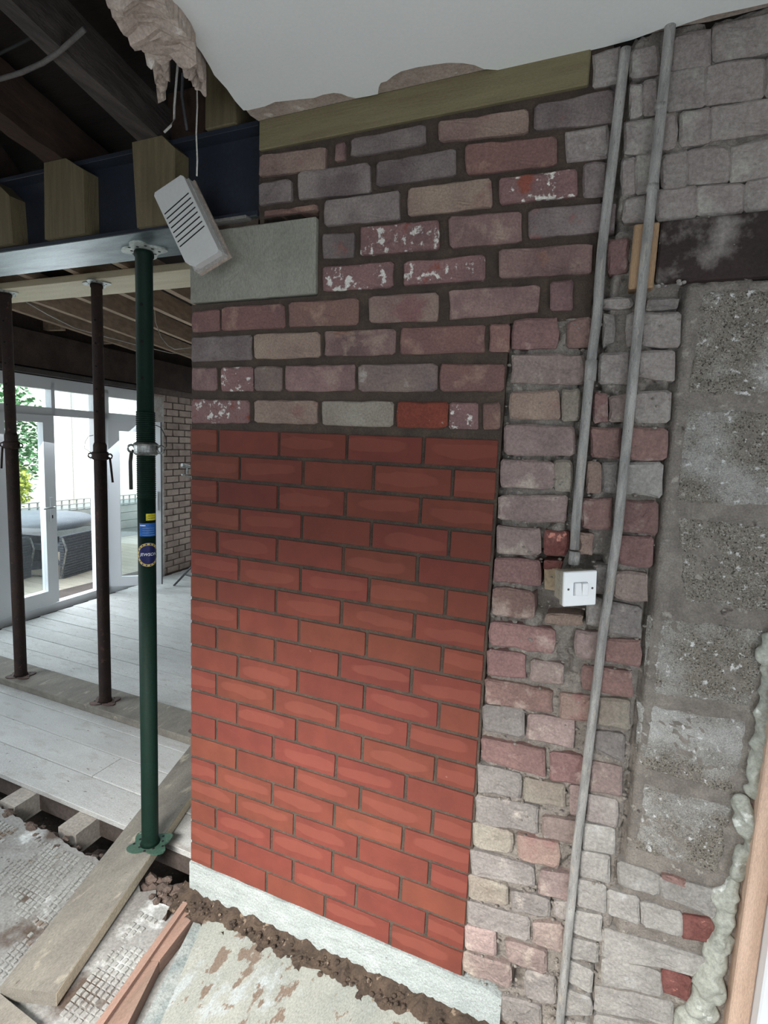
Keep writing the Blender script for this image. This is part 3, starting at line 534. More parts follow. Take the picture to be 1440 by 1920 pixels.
# aggregate blocks
def block(c, patch):
    c = [Vector((p[0], 0, p[1])) for p in c]; nx, ny = 26, 26; V = []; F = []
    for j in range(ny + 1):
        for i in range(nx + 1):
            u, v = i / nx, j / ny; p = c[0].lerp(c[1], u).lerp(c[3].lerp(c[2], u), v)
            ed = min(u, 1 - u, v, 1 - v); e = .006 * max(0, 1 - ed / .05) ** 2
            p = p + Vector((.004 * nz(p.x, 1, p.z, 30), 0, .004 * nz(p.x, 9, p.z, 30)))
            V.append((p.x, .006 + e + .0035 * nz(p.x, 5, p.z, 60) + .002 * nz(p.x, 8, p.z, 140), p.z))
    for j in range(ny):
        for i in range(nx): a_ = j * (nx + 1) + i; F.append((a_, a_ + 1, a_ + nx + 2, a_ + nx + 1))
    ring = [i for i in range(nx + 1)] + [j * (nx + 1) + nx for j in range(1, ny + 1)] + [ny * (nx + 1) + i for i in range(nx - 1, -1, -1)] + [j * (nx + 1) for j in range(ny - 1, 0, -1)]
    n = len(V); V += [(V[i][0], .07, V[i][2]) for i in ring]
    F += [(ring[i], ring[(i + 1) % len(ring)], n + (i + 1) % len(ring), n + i) for i in range(len(ring))]
    o = obj('concrete_block', (V, F), BLOCK, wall_pier)
for c in ([(1.385, 2.03), (1.60, 2.03), (1.60, 1.80), (1.378, 1.81)], [(1.378, 1.785), (1.60, 1.775), (1.60, 1.575), (1.378, 1.57)], [(1.385, 1.545), (1.60, 1.535), (1.595, 1.345), (1.42, 1.345)],
          [(1.352, 1.305), (1.60, 1.315), (1.575, 1.13), (1.36, 1.115)], [(1.35, 1.09), (1.575, 1.10), (1.57, .915), (1.362, .93)], [(1.357, .895), (1.57, .89), (1.555, .715), (1.367, .715)]):
    block(c, 0)
# expanding foam in the gap
def blob(points, vox=.006, amp=.011, fr=45):
    bm = bmesh.new()
    for p in points:
        bmesh.ops.create_icosphere(bm, subdivisions=3, radius=p[3], matrix=Matrix.Translation(p[:3]) @ Matrix.Diagonal((p[4] if len(p) > 4 else 1, .8, p[5] if len(p) > 5 else 1.3, 1)))
    for v in bm.verts:
        n = mn.noise(v.co * fr) ; v.co += Vector((n, mn.noise(v.co * fr + Vector((7, 0, 0))), mn.noise(v.co * fr + Vector((0, 9, 0))))) * amp
    bm.verts.index_update(); out = ([tuple(v.co) for v in bm.verts], [[v.index for v in f.verts] for f in bm.faces]); bm.free(); return out
def fp(px, py, r, *a): q = at(px, py, y=.0); return (q[0], .0 + ru(-.004, .004), q[2], r, *a)
def remesh(o, vox=.004):
    m = o.modifiers.new('m', 'REMESH'); m.mode = 'VOXEL'; m.voxel_size = vox; m.use_smooth_shade = True; return o
def bead(q):
    out = []
    for (x0, y0_, r0), (x1, y1_, r1) in zip(q[:-1], q[1:]):
        n = max(2, int(math.hypot(x1 - x0, y1_ - y0_) / 9))
        for i in range(n): t = i / n; out.append(fp(x0 + (x1 - x0) * t + ru(-4, 4), y0_ + (y1_ - y0_) * t, (r0 + (r1 - r0) * t) * ru(.75, 1.25)))
    return out
FL = [('top bead of cream expanding foam at the right edge beside the blocks', bead([(1446, 1190, .012), (1438, 1235, .016), (1444, 1290, .014), (1434, 1340, .016), (1430, 1380, .020), (1424, 1440, .017), (1412, 1480, .018), (1434, 1490, .012)])),
      ('round lump of cream expanding foam halfway down the gap', bead([(1390, 1505, .014), (1400, 1535, .024), (1412, 1560, .020), (1396, 1590, .012), (1384, 1625, .017), (1376, 1645, .012)])),
      ('lowest glossy run of foam beside the red broken bricks', bead([(1375, 1662, .014), (1362, 1685, .022), (1356, 1720, .018), (1352, 1765, .024), (1338, 1800, .020), (1330, 1830, .026), (1322, 1865, .028), (1310, 1905, .032), (1290, 1945, .03)]))]
for lb, pts in FL: remesh(obj('expanding_foam', blob(pts), FOAM, smooth=True, label=lb, cat='foam', group='expanding foam in the gap by the door frame'))
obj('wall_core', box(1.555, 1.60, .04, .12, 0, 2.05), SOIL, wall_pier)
# door lining and white frame at the right edge
obj('door_lining', bbox(1.602, 1.642, -.035, .12, .0, 1.35, .003), LINING, label='raw pine door lining post at the right edge', cat='lining')
fr = obj('window_1', join(bbox(1.643, 1.72, -.075, .05, .0, 2.0, .004)), UPVC, kind='structure')

# conduits
def cpath(q, y=-.018, n=14):
    P = [at(a_, b_, y=y) for a_, b_ in q]; return [tuple(p) for p in P]
cB = empty('electrical_conduit', at(1050, 1920, y=-.018), 'long dusty galvanised conduit running from ceiling to floor, right of the two', 'conduit', 'metal conduits on the wall')
obj('pipe', tube(cpath([(1257, 40), (1256, 56), (1232, 280), (1207.6, 500), (1184, 740), (1158, 997), (1130, 1190), (1107, 1380), (1080, 1600), (1051, 1900), (1046, 1960)]), .0108, 14), COND, cB, smooth=True)
cA = empty('electrical_conduit', at(1078, 1056, y=-.012), 'shorter dusty conduit dropping to the light switch, left of the two', 'conduit', 'metal conduits on the wall')
obj('pipe', tube(cpath([(1173, 92), (1171, 108), (1150, 290), (1128, 473), (1120, 590), (1107, 690), (1094, 830), (1080, 977), (1077, 1030)], -.012), .0108, 14), COND, cA, smooth=True)
obj('coupling', tube(cpath([(1109, 676), (1106, 714)], -.012), .0132, 14), COND, cA, smooth=True)
obj('coupling', tube(cpath([(1078, 1034), (1076, 1058)], -.012), .0130, 14), COND, cA, smooth=True)
bq = [at(x, y_, y=-.02) for x, y_ in ((1222, 352), (1244, 200))]
for q in bq: obj('saddle_band', tube([(1.272, -.018, q[2] - .006), (1.272, -.018, q[2] + .006)], .0122, 14), COND, cB, smooth=True)

# light switch, hanging off its box
sw = empty('light_switch', (1.200, -.045, 1.362), 'white double rocker light switch hanging out of the hacked wall', 'switch')
def local(parent_loc, rot, vf):
    v, f = vf; mt = rot; return [tuple(Vector(parent_loc) + mt @ Vector(p)) for p in v], f
RS = Matrix.Rotation(R(33), 3, 'Z') @ Matrix.Rotation(R(-3), 3, 'Y')
SL = (1.200, -.052, 1.361)
obj('face_plate', local(SL, RS, bbox(-.041, .041, -.0045, .0045, -.041, .041, .002)), SWP, sw)
obj('plate_rim', local(SL, RS, bbox(-.0405, .0405, .0045, .016, -.0405, .0405, .001)), M('beige_rim', (.36, .34, .28), (.30, .28, .23), 9, .7, 0, 60, 0), sw, label='beige plaster rim')
obj('rocker_surround', local(SL, RS, bbox(-.0175, .0175, -.0052, -.004, -.0155, .0155, .0003)), flat('switch_shadow_gap', (.35, .37, .4)), sw)
obj('back_box', local(SL, RS, bbox(-.034, .034, .012, .055, -.034, .034, .002)), M('grubby_back_box', (.33, .29, .23), (.25, .22, .18), 9, .8, .4, 60, 0), sw)
for sx, rot in ((-.0083, 9), (.0083, -5)):
    r_ = Matrix.Rotation(R(-rot), 3, 'X')
    v, f = bbox(-.0077, .0077, -.007, .004, -.0145, .0145, .001); v = [tuple(r_ @ Vector(p) + Vector((sx, -.0055, 0))) for p in v]
    obj('rocker', local(SL, RS, (v, f)), SWP, sw)
for sx in (-.030, .030):
    v, f = tube([(sx, -.0048, 0), (sx, -.0038, 0)], .0028, 10); obj('screw', local(SL, RS, (v, f)), flat('dark_screw', (.08, .08, .09)), sw)
obj('timber_wedge', hexa([(1.118, .0, 1.335), (1.150, -.002, 1.335), (1.15, .03, 1.335), (1.118, .03, 1.335)], [(1.112, .0, 1.395), (1.150, -.002, 1.392), (1.15, .03, 1.392), (1.112, .03, 1.395)]), M('tan_wood_wedge', (.42, .31, .20), (.33, .25, .17), 6, .8, .3, 50, 0), label='tan wood wedge behind the left side of the light switch', cat='wedge')

# ------------------------------------------------------------------ steel beam with packers
bmz0, bmz1 = 2.309, 2.562
beam = empty('steel_beam', (-1.5, .105, bmz0), 'dark navy steel I-beam resting on the padstone with timber packers', 'beam')
obj('top_flange', bbox(-3.15, .243, .0, .21, bmz1 - .014, bmz1, .001), STEEL, beam)
obj('bottom_flange', bbox(-3.15, .243, .0, .21, bmz0 + .002, bmz0 + .014, .001), STEEL, beam)
obj('underside', box(-3.14, .24, .003, .207, bmz0, bmz0 + .002), STEELB, beam, label='bare silvery underside')
obj('web', box(-3.15, .243, .045, .057, bmz0 + .01, bmz1 - .01), STEEL, beam)
for poly, lb in (([(-.222, 2.572), (-.10, 2.572), (-.048, 2.527), (-.048, 2.318), (-.205, 2.318)], 'split timber packer in the beam beside the green prop'),
                 ([(-.626, 2.572), (-.520, 2.571), (-.438, 2.524), (-.438, 2.326), (-.634, 2.326)], 'timber packer in the beam, second from the wall'),
                 ([(-1.03, 2.572), (-.90, 2.560), (-.81, 2.49), (-.80, 2.33), (-1.03, 2.33)], 'timber packer in the beam at the left edge of the photo')):
    obj('timber_packer', prism(poly, 'y', -.012, .044), WOODV, label=lb, cat='packer', group='timber packers in the steel beam')
obj('timber_packer', bbox(.06, .17, -.008, .10, 2.563, 2.74, .003), WOODV, label='upright timber packer standing on top of the beam by the torn ceiling', cat='packer')
obj('steel_shim', bbox(.09, .215, -.014, .05, 2.300, 2.3085, .001), M('shim', (.35, .34, .32), None, 9, .5, .1, 60, 0, metal=.5), label='thin steel shim plate under the beam end', cat='shim')

# joists above the near room
jb = lambda P, z0, z1: hexa([(p[0], p[1], z0) for p in P], [(p[0], p[1], z1) for p in P])
def joist(px_l, px_r, z, h, mat, lb, ext=(0, 0), label_group='old joists over the near room'):
    l0, l1 = at(*px_l[0], z=z), at(*px_l[1], z=z); r0, r1 = at(*px_r[0], z=z), at(*px_r[1], z=z)
    dl = l0 - l1; dr = r0 - r1
    P = [l1 - dl * ext[1], l0 + dl * ext[0], r0 + dr * ext[0], r1 - dr * ext[1]]
    v, f = jb(P, z, z + h); bm = bmesh.new(); vs = [bm.verts.new(q) for q in v]
    for q in f: bm.faces.new([vs[i] for i in q])
    bmesh.ops.subdivide_edges(bm, edges=list(bm.edges), cuts=9, use_grid_fill=True)
    for q in bm.verts: q.co += Vector((mn.noise(q.co * 9) * .008 + mn.noise(q.co * 40) * .003, 0, mn.noise(q.co * 11 + Vector((4, 4, 4))) * .006 - .004))
    bm.verts.index_update(); out = ([tuple(q.co) for q in bm.verts], [[k_.index for k_ in fc.verts] for fc in bm.faces]); bm.free()
    return obj('ceiling_joist', out, mat, label=lb, cat='joist', group=label_group)
joist(((3, 19), (264, 267)), ((30, 5), (300, 258)), 2.577, .115, DARKW, 'heavy sooty old joist resting above the packer by the green prop', (2.2, .55))
joist(((0, 238), (90, 308)), ((48, 244), (128, 305)), 2.577, .15, DARKW2, 'reddish brown old joist above the second packer', (.8, 3))
joist(((-150, 180), (-60, 330)), ((-112, 200), (-10, 330)), 2.577, .15, DARKW2, 'old joist beyond the left edge, above the third packer', (.3, 3))
obj('trimmer', bbox(-.15, .0, .06, .20, 2.565, 2.74, .004), DARKW2, label='dark brown block on top of the beam behind the heavy joist', cat='timber')
obj('ceiling_cable', tube([tuple(at(x, y_, z=2.572)) for x, y_ in ((-60, 158), (0, 148), (40, 136), (80, 118), (110, 98), (135, 76), (158, 55))], .006, 8), M('dusty_grey_cable', (.12, .11, .105), None, 8, .8, .3, 60, 0), smooth=True, label='thick dusty grey cable crossing under the heavy joist', cat='cable')
obj('ceiling_cable', tube([tuple(at(x, y_, z=2.66)) for x, y_ in ((-60, 120), (0, 100), (40, 80), (90, 55))], .004, 8), WIREK, smooth=True, label='thin dark cable left of the heavy joist, higher up', cat='cable')
def wire(q, y, r, mat, lb, **k): return obj('cable', tube([tuple(at(a_, b_, y=y)) for a_, b_ in q], r, 8), mat, smooth=True, label=lb, cat='cable', **k)
wire([(335, 95), (333, 125), (330, 160), (327, 200), (327, 222), (320, 236), (308, 248)], -.03, .0035, WIREW, 'pale loose cable hooking down to the joist end')
wire([(344, 95), (343, 130), (341, 180), (346, 215), (351, 245)], .03, .0045, M('grey_cable', (.10, .10, .105), None, 8, .6, 0, 60, 0), 'dark grey cable hanging behind the pale cable')
wire([(370, 135), (369, 150), (370, 200), (368, 250), (370, 300), (369, 330)], -.10, .0022, WIREW, 'thin wire holding up the white door chime')

# door chime hanging on its wire
TL, TR, BR_, BL = at(287, 363, y=-.125), at(342, 326, y=-.11), at(420, 470, y=-.11), at(354, 506, y=-.125)
u = Vector(TR - TL); v_ = Vector(BL - TL); nrm = u.cross(v_).normalized()
if nrm.y > 0: nrm = -nrm
ch = empty('door_chime', tuple((TL + BR_) / 2), 'dusty white slotted door chime dangling from a wire in front of the beam', 'door chime')
def cq(a_, b_, d_): return tuple(Vector(TL) + u * a_ + v_ * b_ - nrm * d_)
def cbox(a0, a1, b0, b1, d0, d1): return hexa([cq(a0, b0, d0), cq(a1, b0, d0), cq(a1, b1, d0), cq(a0, b1, d0)], [cq(a0, b0, d1), cq(a1, b0, d1), cq(a1, b1, d1), cq(a0, b1, d1)])
fc = [(0, .03), (.06, 0), (.94, 0), (1, .03), (1, .97), (.94, 1), (.22, 1), (0, .90)]
n = len(fc)
obj('front_cover', ([cq(a_, b_, 0) for a_, b_ in fc] + [cq(a_, b_, .022) for a_, b_ in fc], [list(range(n)), list(range(n, 2 * n))] + [(i, (i + 1) % n, n + (i + 1) % n, n + i) for i in range(n)]), CHIME, ch)
obj('side_case', cbox(.04, 1.03, .0, .98, .0235, .045), M('chime_side', (.50, .49, .47), (.42, .41, .40), 12, .7, .2, 60, 0), ch)
obj('torn_backing', (lambda vf: ([tuple(Vector(p) + Vector((.004 * nz(*p, 60), 0, .004 * nz(p[2], p[0], 0, 60)))) for p in vf[0]], vf[1]))(cbox(.06, 1.09, -.02, 1.0, .0455, .052)), TANP, ch, label='torn beige paper backing')
for i in range(8):
    b0 = .225 + .061 * i
    obj('slot', hexa(*[[cq(.05, b0 + .055, d_), cq(.93, b0 + .0, d_), cq(.93, b0 + .013, d_), cq(.05, b0 + .068, d_)] for d_ in (-.0006, .001)]), BLACK, ch)

# ------------------------------------------------------------------ steel props
def plate(cx, cy, z0, z1, rx, ry, rot, mat, name, parent, lobes=.22, n=48):
    P = []
    for k in range(n):
        t = 2 * math.pi * k / n; r = 1 + lobes * math.cos(4 * (t - math.pi / 4)) + .03 * math.sin(9 * t)
        x, y_ = rx * r * math.cos(t), ry * r * math.sin(t); P.append((cx + x * math.cos(rot) - y_ * math.sin(rot), cy + x * math.sin(rot) + y_ * math.cos(rot)))
    return obj(name, prism(P, 'z', z0, z1), mat, parent)
def holes(cx, cy, z0, z1, rx, ry, rot, parent, n=10):
    parts = []
    for k in range(n):
        t = 2 * math.pi * (k + .5) / n; rr = .78 if k % 2 else .62; x, y_ = rx * rr * math.cos(t), ry * rr * math.sin(t)
        parts.append(lathe(cx + x * math.cos(rot) - y_ * math.sin(rot), cy + x * math.sin(rot) + y_ * math.cos(rot), [(.005, z0), (.005, z1)], 8))
    return parts
def ring(cx, cy, cz, R0, r, ax, parent, mat, name='pin_ring'):
    P = []
    for k in range(13):
        t = 2 * math.pi * k / 12; P.append((cx + R0 * math.cos(t) * math.cos(ax), cy + R0 * math.cos(t) * math.sin(ax), cz + R0 * math.sin(t)))
    return obj(name, tube(P, r, 8), mat, parent, smooth=True)
def prop(x, y_, z0, z1, zc, ro, ri, m_out, m_in, m_plate, m_top, lb, handle, green=False):
    e = empty('steel_prop', (x, y_, z0), lb, 'prop', 'adjustable steel props')
    bp = plate(x, y_, z0, z0 + .006, .078, .060, R(20), m_plate, 'base_plate', e)
    hs = holes(x, y_, z0 + .006, z0 + .0068, .078, .060, R(20), e)
    for h in hs: obj('bolt_hole', h, BLACK, bp)
    tp = plate(x, y_, z1 - .006, z1, .082, .062, R(-25), m_top, 'head_plate', e)
    for h in holes(x, y_, z1 - .0068, z1 - .006, .082, .062, R(-25), e): obj('bolt_hole', h, BLACK, tp)
    obj('outer_tube', lathe(x, y_, [(ro + .006, z0 + .006), (ro + .001, z0 + .018), (ro, z0 + .03), (ro, zc - (.18 if green else .02))], 28), m_out, e, smooth=True)
    if green:
        pr = []; z = zc - .18
        while z < zc + .13: pr += [(ro - .0005, z), (ro + .0018, z + .003), (ro - .0005, z + .006)]; z += .0075
        obj('thread', lathe(x, y_, pr, 28), m_out, e)
    else:
        obj('thread', lathe(x, y_, [(ro, zc - .02), (ro + .002, zc), (ro + .002, zc + .06), (ri + .001, zc + .075)], 24), m_out, e, smooth=True)
    obj('inner_tube', lathe(x, y_, [(ri, zc + .02), (ri, z1 - .03), (ri + .004, z1 - .024), (ri + .004, z1 - .012), (ri, z1 - .006)], 28), m_in, e, smooth=True)
    zz = zc + .25
    while zz < z1 - .08:
        t = R(-62); obj('pin_hole', tube([(x + (ri - .004) * math.cos(t), y_ + (ri - .004) * math.sin(t), zz), (x + (ri + .0006) * math.cos(t), y_ + (ri + .0006) * math.sin(t), zz)], .006, 8), BLACK, e); zz += .125
    cm = ZINC if green else m_out
    obj('collar_nut', lathe(x, y_, [(ro + .004, zc - .022), (ro + .011, zc - .016), (ro + .009, zc - .01), (ro + .009, zc + .012), (ro + .012, zc + .018), (ro + .004, zc + .024)], 28), cm, e, smooth=False)
    cx_, cy_ = RT[0], RT[1]; ax = math.atan2(RT[1], RT[0])
    for s in (-1, 1):
        ring(x + s * (ro + .022) * cx_, y_ + s * (ro + .022) * cy_, zc, .013, .0042, ax, e, cm)
    s = handle
    hx, hy = x + s * (ro + .022) * cx_, y_ + s * (ro + .022) * cy_
    bend = .02 * s
    obj('handle', tube([(hx - .01 * s * cx_, hy, zc - .008), (hx, hy, zc - .018), (hx + bend * .3 * cx_, hy, zc - .05), (hx + bend * (.2 if green else 1) * cx_, hy, zc - .15)], .0065 if green else .006, 10), RUST if not green else flat('dark_handle', (.04, .04, .04)), e, smooth=True)
    return e
gp = prop(-.322, .125, .05, bmz0, 1.618, .0315, .029, GREENP, GREENP, GREENB, ZINCP, 'green painted prop with stickers standing on the plank under the beam', -1, True)
prop(-1.475, .885, .045, 2.49, 1.536, .034, .029, RUST, RUST, RUSTP, ZINCP, 'rusty prop in the middle, between the green prop and the left one', 1)
prop(-2.25, .885, .045, 2.49, 1.566, .036, .031, RUST, RUST, RUSTP, ZINCP, 'rusty prop at the left edge of the photo', -1)
prop(-.735, .91, .045, 2.49, 1.50, .034, .029, RUST, RUST, RUSTP, ZINCP, 'rusty prop mostly hidden behind the end of the brick wall', 1)
obj('needle_timber', bbox(-3.3, .5, .832, 1.09, 2.4905, 2.527, .002), PINE, label='pale pine plank held up by the rusty props', cat='plank')
obj('latch_wire', tube([tuple(at(x, y_, y=.85)) for x, y_ in ((184, 852), (170, 848), (158, 840), (160, 828), (166, 818), (175, 816))], .0016, 6), WIREK, label='thin bent wire tail at the middle prop collar', cat='wire')
obj('latch_wire', tube([tuple(at(x, y_, y=.12)) for x, y_ in ((292, 797), (302, 802), (311, 820), (312, 836), (308, 845))], .0015, 6), WIREK, label='thin curved wire beside the green prop collar', cat='wire')

# stickers on the green prop
GX, GY, GR = -.322, .125, .0315
th0 = math.atan2(CAM[1] - GY, CAM[0] - GX)          # the side of the tube that faces the door we stand in
def curved(th_c, zc, hw, hh, dr, n=14, shape='rect', inner=0):
    V = []; F = []
    if shape == 'rect':
        for i in range(n + 1):
            t = th_c + (-hw + 2 * hw * i / n) / GR
            for z in (zc - hh, zc + hh): V.append((GX + (GR + dr) * math.cos(t), GY + (GR + dr) * math.sin(t), z))
        F = [(2 * i, 2 * i + 2, 2 * i + 3, 2 * i + 1) for i in range(n)]
    else:
        m = 40
        rad = [inner, hw] if inner else [0.0001] + [hw * k / 5 for k in range(1, 6)]
        if inner: rad = [inner + (hw - inner) * k / 2 for k in range(3)]
        for r in rad:
            for k in range(m):
                a_ = 2 * math.pi * k / m; t = th_c + r * math.cos(a_) / GR
                V.append((GX + (GR + dr) * math.cos(t), GY + (GR + dr) * math.sin(t), zc + r * math.sin(a_)))
        for j in range(len(rad) - 1): F += [(j * m + k, j * m + (k + 1) % m, (j + 1) * m + (k + 1) % m, (j + 1) * m + k) for k in range(m)]
    return V, F
def text_mesh(body, size, shear=0., bold=.0):
    c = bpy.data.curves.new('t', 'FONT'); c.body = body; c.size = size; c.shear = shear; c.align_x = 'CENTER'; c.align_y = 'CENTER'; c.offset = bold; c.resolution_u = 3
    o = bpy.data.objects.new('t', c); COL.objects.link(o); bpy.context.view_layer.update()
    me = bpy.data.meshes.new_from_object(o.evaluated_get(bpy.context.evaluated_depsgraph_get()))
    bm = bmesh.new(); bm.from_mesh(me); bmesh.ops.triangulate(bm, faces=bm.faces)
    bm.verts.index_update(); out = ([tuple(v.co) for v in bm.verts], [[v.index for v in f.verts] for f in bm.faces])
    bm.free(); bpy.data.objects.remove(o); bpy.data.meshes.remove(me); bpy.data.curves.remove(c); return out
def on_tube(vf, th_c, zc, dr, sx=1): return [(GX + (GR + dr) * math.cos(th_c + p[0] * sx / GR), GY + (GR + dr) * math.sin(th_c + p[0] * sx / GR), zc + p[1]) for p in vf[0]], vf[1]
YEL = flat('sticker_yellow', (.62, .55, .03)); BLU = flat('sticker_blue', (.02, .12, .42)); NAV = flat('sticker_navy', (.012, .014, .09)); GOLD = flat('sticker_gold', (.55, .42, .12)); WHT = flat('sticker_white', (.72, .74, .78))
st = obj('warning_sticker', curved(th0 + .55, 1.372, .020, .0125, .0006), YEL, gp, label='small yellow sticker')
for dz in (.004, -.004): obj('print_line', curved(th0 + .55, 1.372 + dz, .013, .0011, .0009), flat('sticker_ink', (.20, .17, .02)), st)
bs = obj('instruction_sticker', curved(th0 + .12, 1.325, .032, .0245, .0006), BLU, gp, label='blue instruction sticker')
obj('print_line', curved(th0 - .45, 1.341, .010, .0025, .0009), WHT, bs)
for k in range(4): obj('print_line', curved(th0 + .2, 1.331 - .0085 * k, .022, .0006, .0009), flat('sticker_pale_blue', (.25, .40, .65)), bs)
lg = obj('round_logo_sticker', curved(th0 + .15, 1.232, .046, .046, .0006, shape='disc'), NAV, gp, label='round navy merchant sticker with a gold rim')
obj('gold_rim', curved(th0 + .15, 1.232, .044, 0, .0009, shape='disc', inner=.0355), GOLD, lg)
for k in range(18):
    a_ = 2 * math.pi * k / 18
    obj('rim_letter', on_tube(([(.0398 * math.cos(a_) + d1, .0398 * math.sin(a_) + d2) for d1, d2 in ((-.0022, -.0026), (.0022, -.0026), (.0022, .0026), (-.0022, .0026))], [(0, 1, 2, 3)]), th0 + .15, 1.232, .0012), NAV, lg)
obj('lettering', on_tube(text_mesh('JEWSON', .0155, .22, .00015), th0 + .15, 1.233, .0014), WHT, lg)

# ------------------------------------------------------------------ far room: joists, wall plate, patio doors
F5 = [[(18, 579), (360, 693)], [(64, 566), (357, 671)], [(146, 558), (358, 643)], [(226, 550), (358, 609)], [(313, 543), (358, 566)]]
names = ['farthest left', 'second from the left', 'third from the left', 'fourth from the left', 'nearest the brick wall']
for J, nm in zip(F5, names):
    p0, p1 = at(*J[0], z=2.53), at(*J[1], z=2.53); dd = (p1 - p0); dd /= np.linalg.norm(dd); side = np.array([dd[1], -dd[0], 0]) * .024
    a_ = p0 - dd * (p0[1] - .215) / dd[1]; b_ = p0 + dd * 4.6
    t = 1.0
    while t < 5 and (p0 + dd * t - A0) @ ND < -.09 and (p0 + dd * t)[1] < 4.8: t += .02
    b_ = p0 + dd * t
    obj('far_joist', jb([a_ - side, a_ + side, b_ + side, b_ - side], 2.53, 2.66), JPINE, label='sawn pine joist over the far room, ' + nm, cat='joist', group='pine joists over the far room')
# noggins
for k, q in enumerate([((20, 622), (118, 619)), ((127, 650), (206, 644)), ((200, 671), (257, 669)), ((290, 690), (357, 688))]):
    p, r_ = at(*q[0], z=2.54), at(*q[1], z=2.54)
    w2 = np.array([0, .025, 0]); obj('noggin', jb([p - w2, r_ - w2, r_ + w2, p + w2], 2.54, 2.65), JPINE, label='short noggin between the far room joists, %s' % ('leftmost', 'second from the left', 'third from the left', 'rightmost')[k], cat='noggin', group='noggins over the far room')
obj('far_wire', tube([tuple(at(x, y_, z=2.50)) for x, y_ in ((50, 567), (90, 590), (140, 615), (200, 632), (257, 647), (320, 662), (357, 664))], .004, 6), WIREW, smooth=True, label='slack pale wire strung along the far room joists', cat='wire')
obj('far_wire', tube([tuple(at(x, y_, y=1.6)) for x, y_ in ((288, 560), (292, 605), (302, 632), (315, 648), (328, 655), (358, 652))], .003, 6), WIREW, smooth=True, label='thin wire drooping from the joists beside the brick wall', cat='wire')
obj('timber_wall_plate', dwbox(-2.5, 5.1, -.06, .0, 2.20, 2.5), M('sooty_plate', (.085, .06, .05), (.05, .037, .032), 5, .9, .4, 40, 0), label='sooty timber beam above the patio doors', cat='beam')
obj('timber_ledge', dwbox(-2.0, 1.8, -.075, .0, 2.145, 2.185), M('grey_ledge', (.10, .09, .085), None, 5, .8, .3, 40, 0), label='thin dark ledge strip over the white door frame', cat='trim')

dr_ = obj('window_2', join(dwbox(-.75, 1.80, .0, .07, 2.03, 2.135), dwbox(-.75, 1.80, .0, .07, 1.80, 1.87), dwbox(-.75, 1.80, .0, .08, -.02, .06), dwbox(.567, .604, .0, .07, 1.80, 2.1), dwbox(1.05, 1.235, .0, .07, .0, 2.1), dwbox(1.70, 1.80, .0, .07, .0, 2.1), dwbox(-.75, -.65, 0, .07, 0, 2.1), dwbox(-.10, -.02, 0, .07, 0, 2.1)), UPVC, kind='structure')
for s0, s1 in ((-.65, -.10), (-.02, .567), (.604, 1.05), (1.235, 1.70)): obj('pane', dwbox(s0, s1, .03, .036, 1.87, 2.03), GLASS, dr_)
obj('pane', dwbox(-.65, -.10, .03, .036, .06, 1.80), GLASS, dr_)
obj('pane', dwbox(1.235, 1.70, .03, .036, .06, 1.80), GLASS, dr_)
dl = empty('patio_door', dw(.28, 0, .06), 'closed white glazed patio door leaf with a lever handle, left', 'door')
obj('leaf_frame', join(dwbox(-.02, .10, -.02, .045, .07, 1.80), dwbox(.455, .568, -.02, .045, .07, 1.80), dwbox(.10, .455, -.02, .045, 1.735, 1.80), dwbox(.10, .455, -.02, .045, .07, .195)), UPVC, dl)
obj('pane', dwbox(.10, .455, .01, .016, .195, 1.735), GLASS, dl)
hp_ = obj('handle_plate', dwbox(.498, .53, -.032, -.02, .84, 1.06), UPVC, dl)
obj('lever', tube([dw(.514, -.035, .975), dw(.514, -.06, .975), dw(.50, -.065, .975), dw(.40, -.065, .968)], .008, 8), ZINC, dl, smooth=True)
obj('keyhole', dwbox(.508, .518, -.034, -.032, .87, .90), BLACK, hp_)
# open leaf
L0 = np.array(dw(1.19, -.03, .06)); L1 = at(303, 1098, z=.05); L1[2] = .06; LD = (L1 - L0); LW = np.linalg.norm(LD); LD /= LW; LN = np.array([-LD[1], LD[0], 0])
def lbox(a0, a1, z0, z1, d0=-.02, d1=.02):
    q = lambda a_, d_, z: tuple(L0 + LD * a_ + LN * d_ + np.array([0, 0, z - .06])); return hexa([q(a0, d0, z0), q(a1, d0, z0), q(a1, d1, z0), q(a0, d1, z0)], [q(a0, d0, z1), q(a1, d0, z1), q(a1, d1, z1), q(a0, d1, z1)])
ol = empty('patio_door', tuple(L0), 'open white glazed patio door leaf swung into the room behind the green prop', 'door')
obj('leaf_frame', join(lbox(0, .10, .07, 1.80), lbox(LW - .08, LW, .07, 1.80), lbox(.10, LW - .08, 1.69, 1.80), lbox(.10, LW - .08, .07, .17)), UPVC, ol)
obj('pane', lbox(.10, LW - .08, .17, 1.69, -.003, .003), GLASS, ol)
obj('edge_seal', lbox(LW, LW + .012, .07, 1.80), M('grey_seal', (.12, .12, .13), None, 5, .5, 0, 60, 0), ol)
obj('handle', lbox(LW - .06, LW - .03, .88, 1.08, -.035, -.02), UPVC, ol)
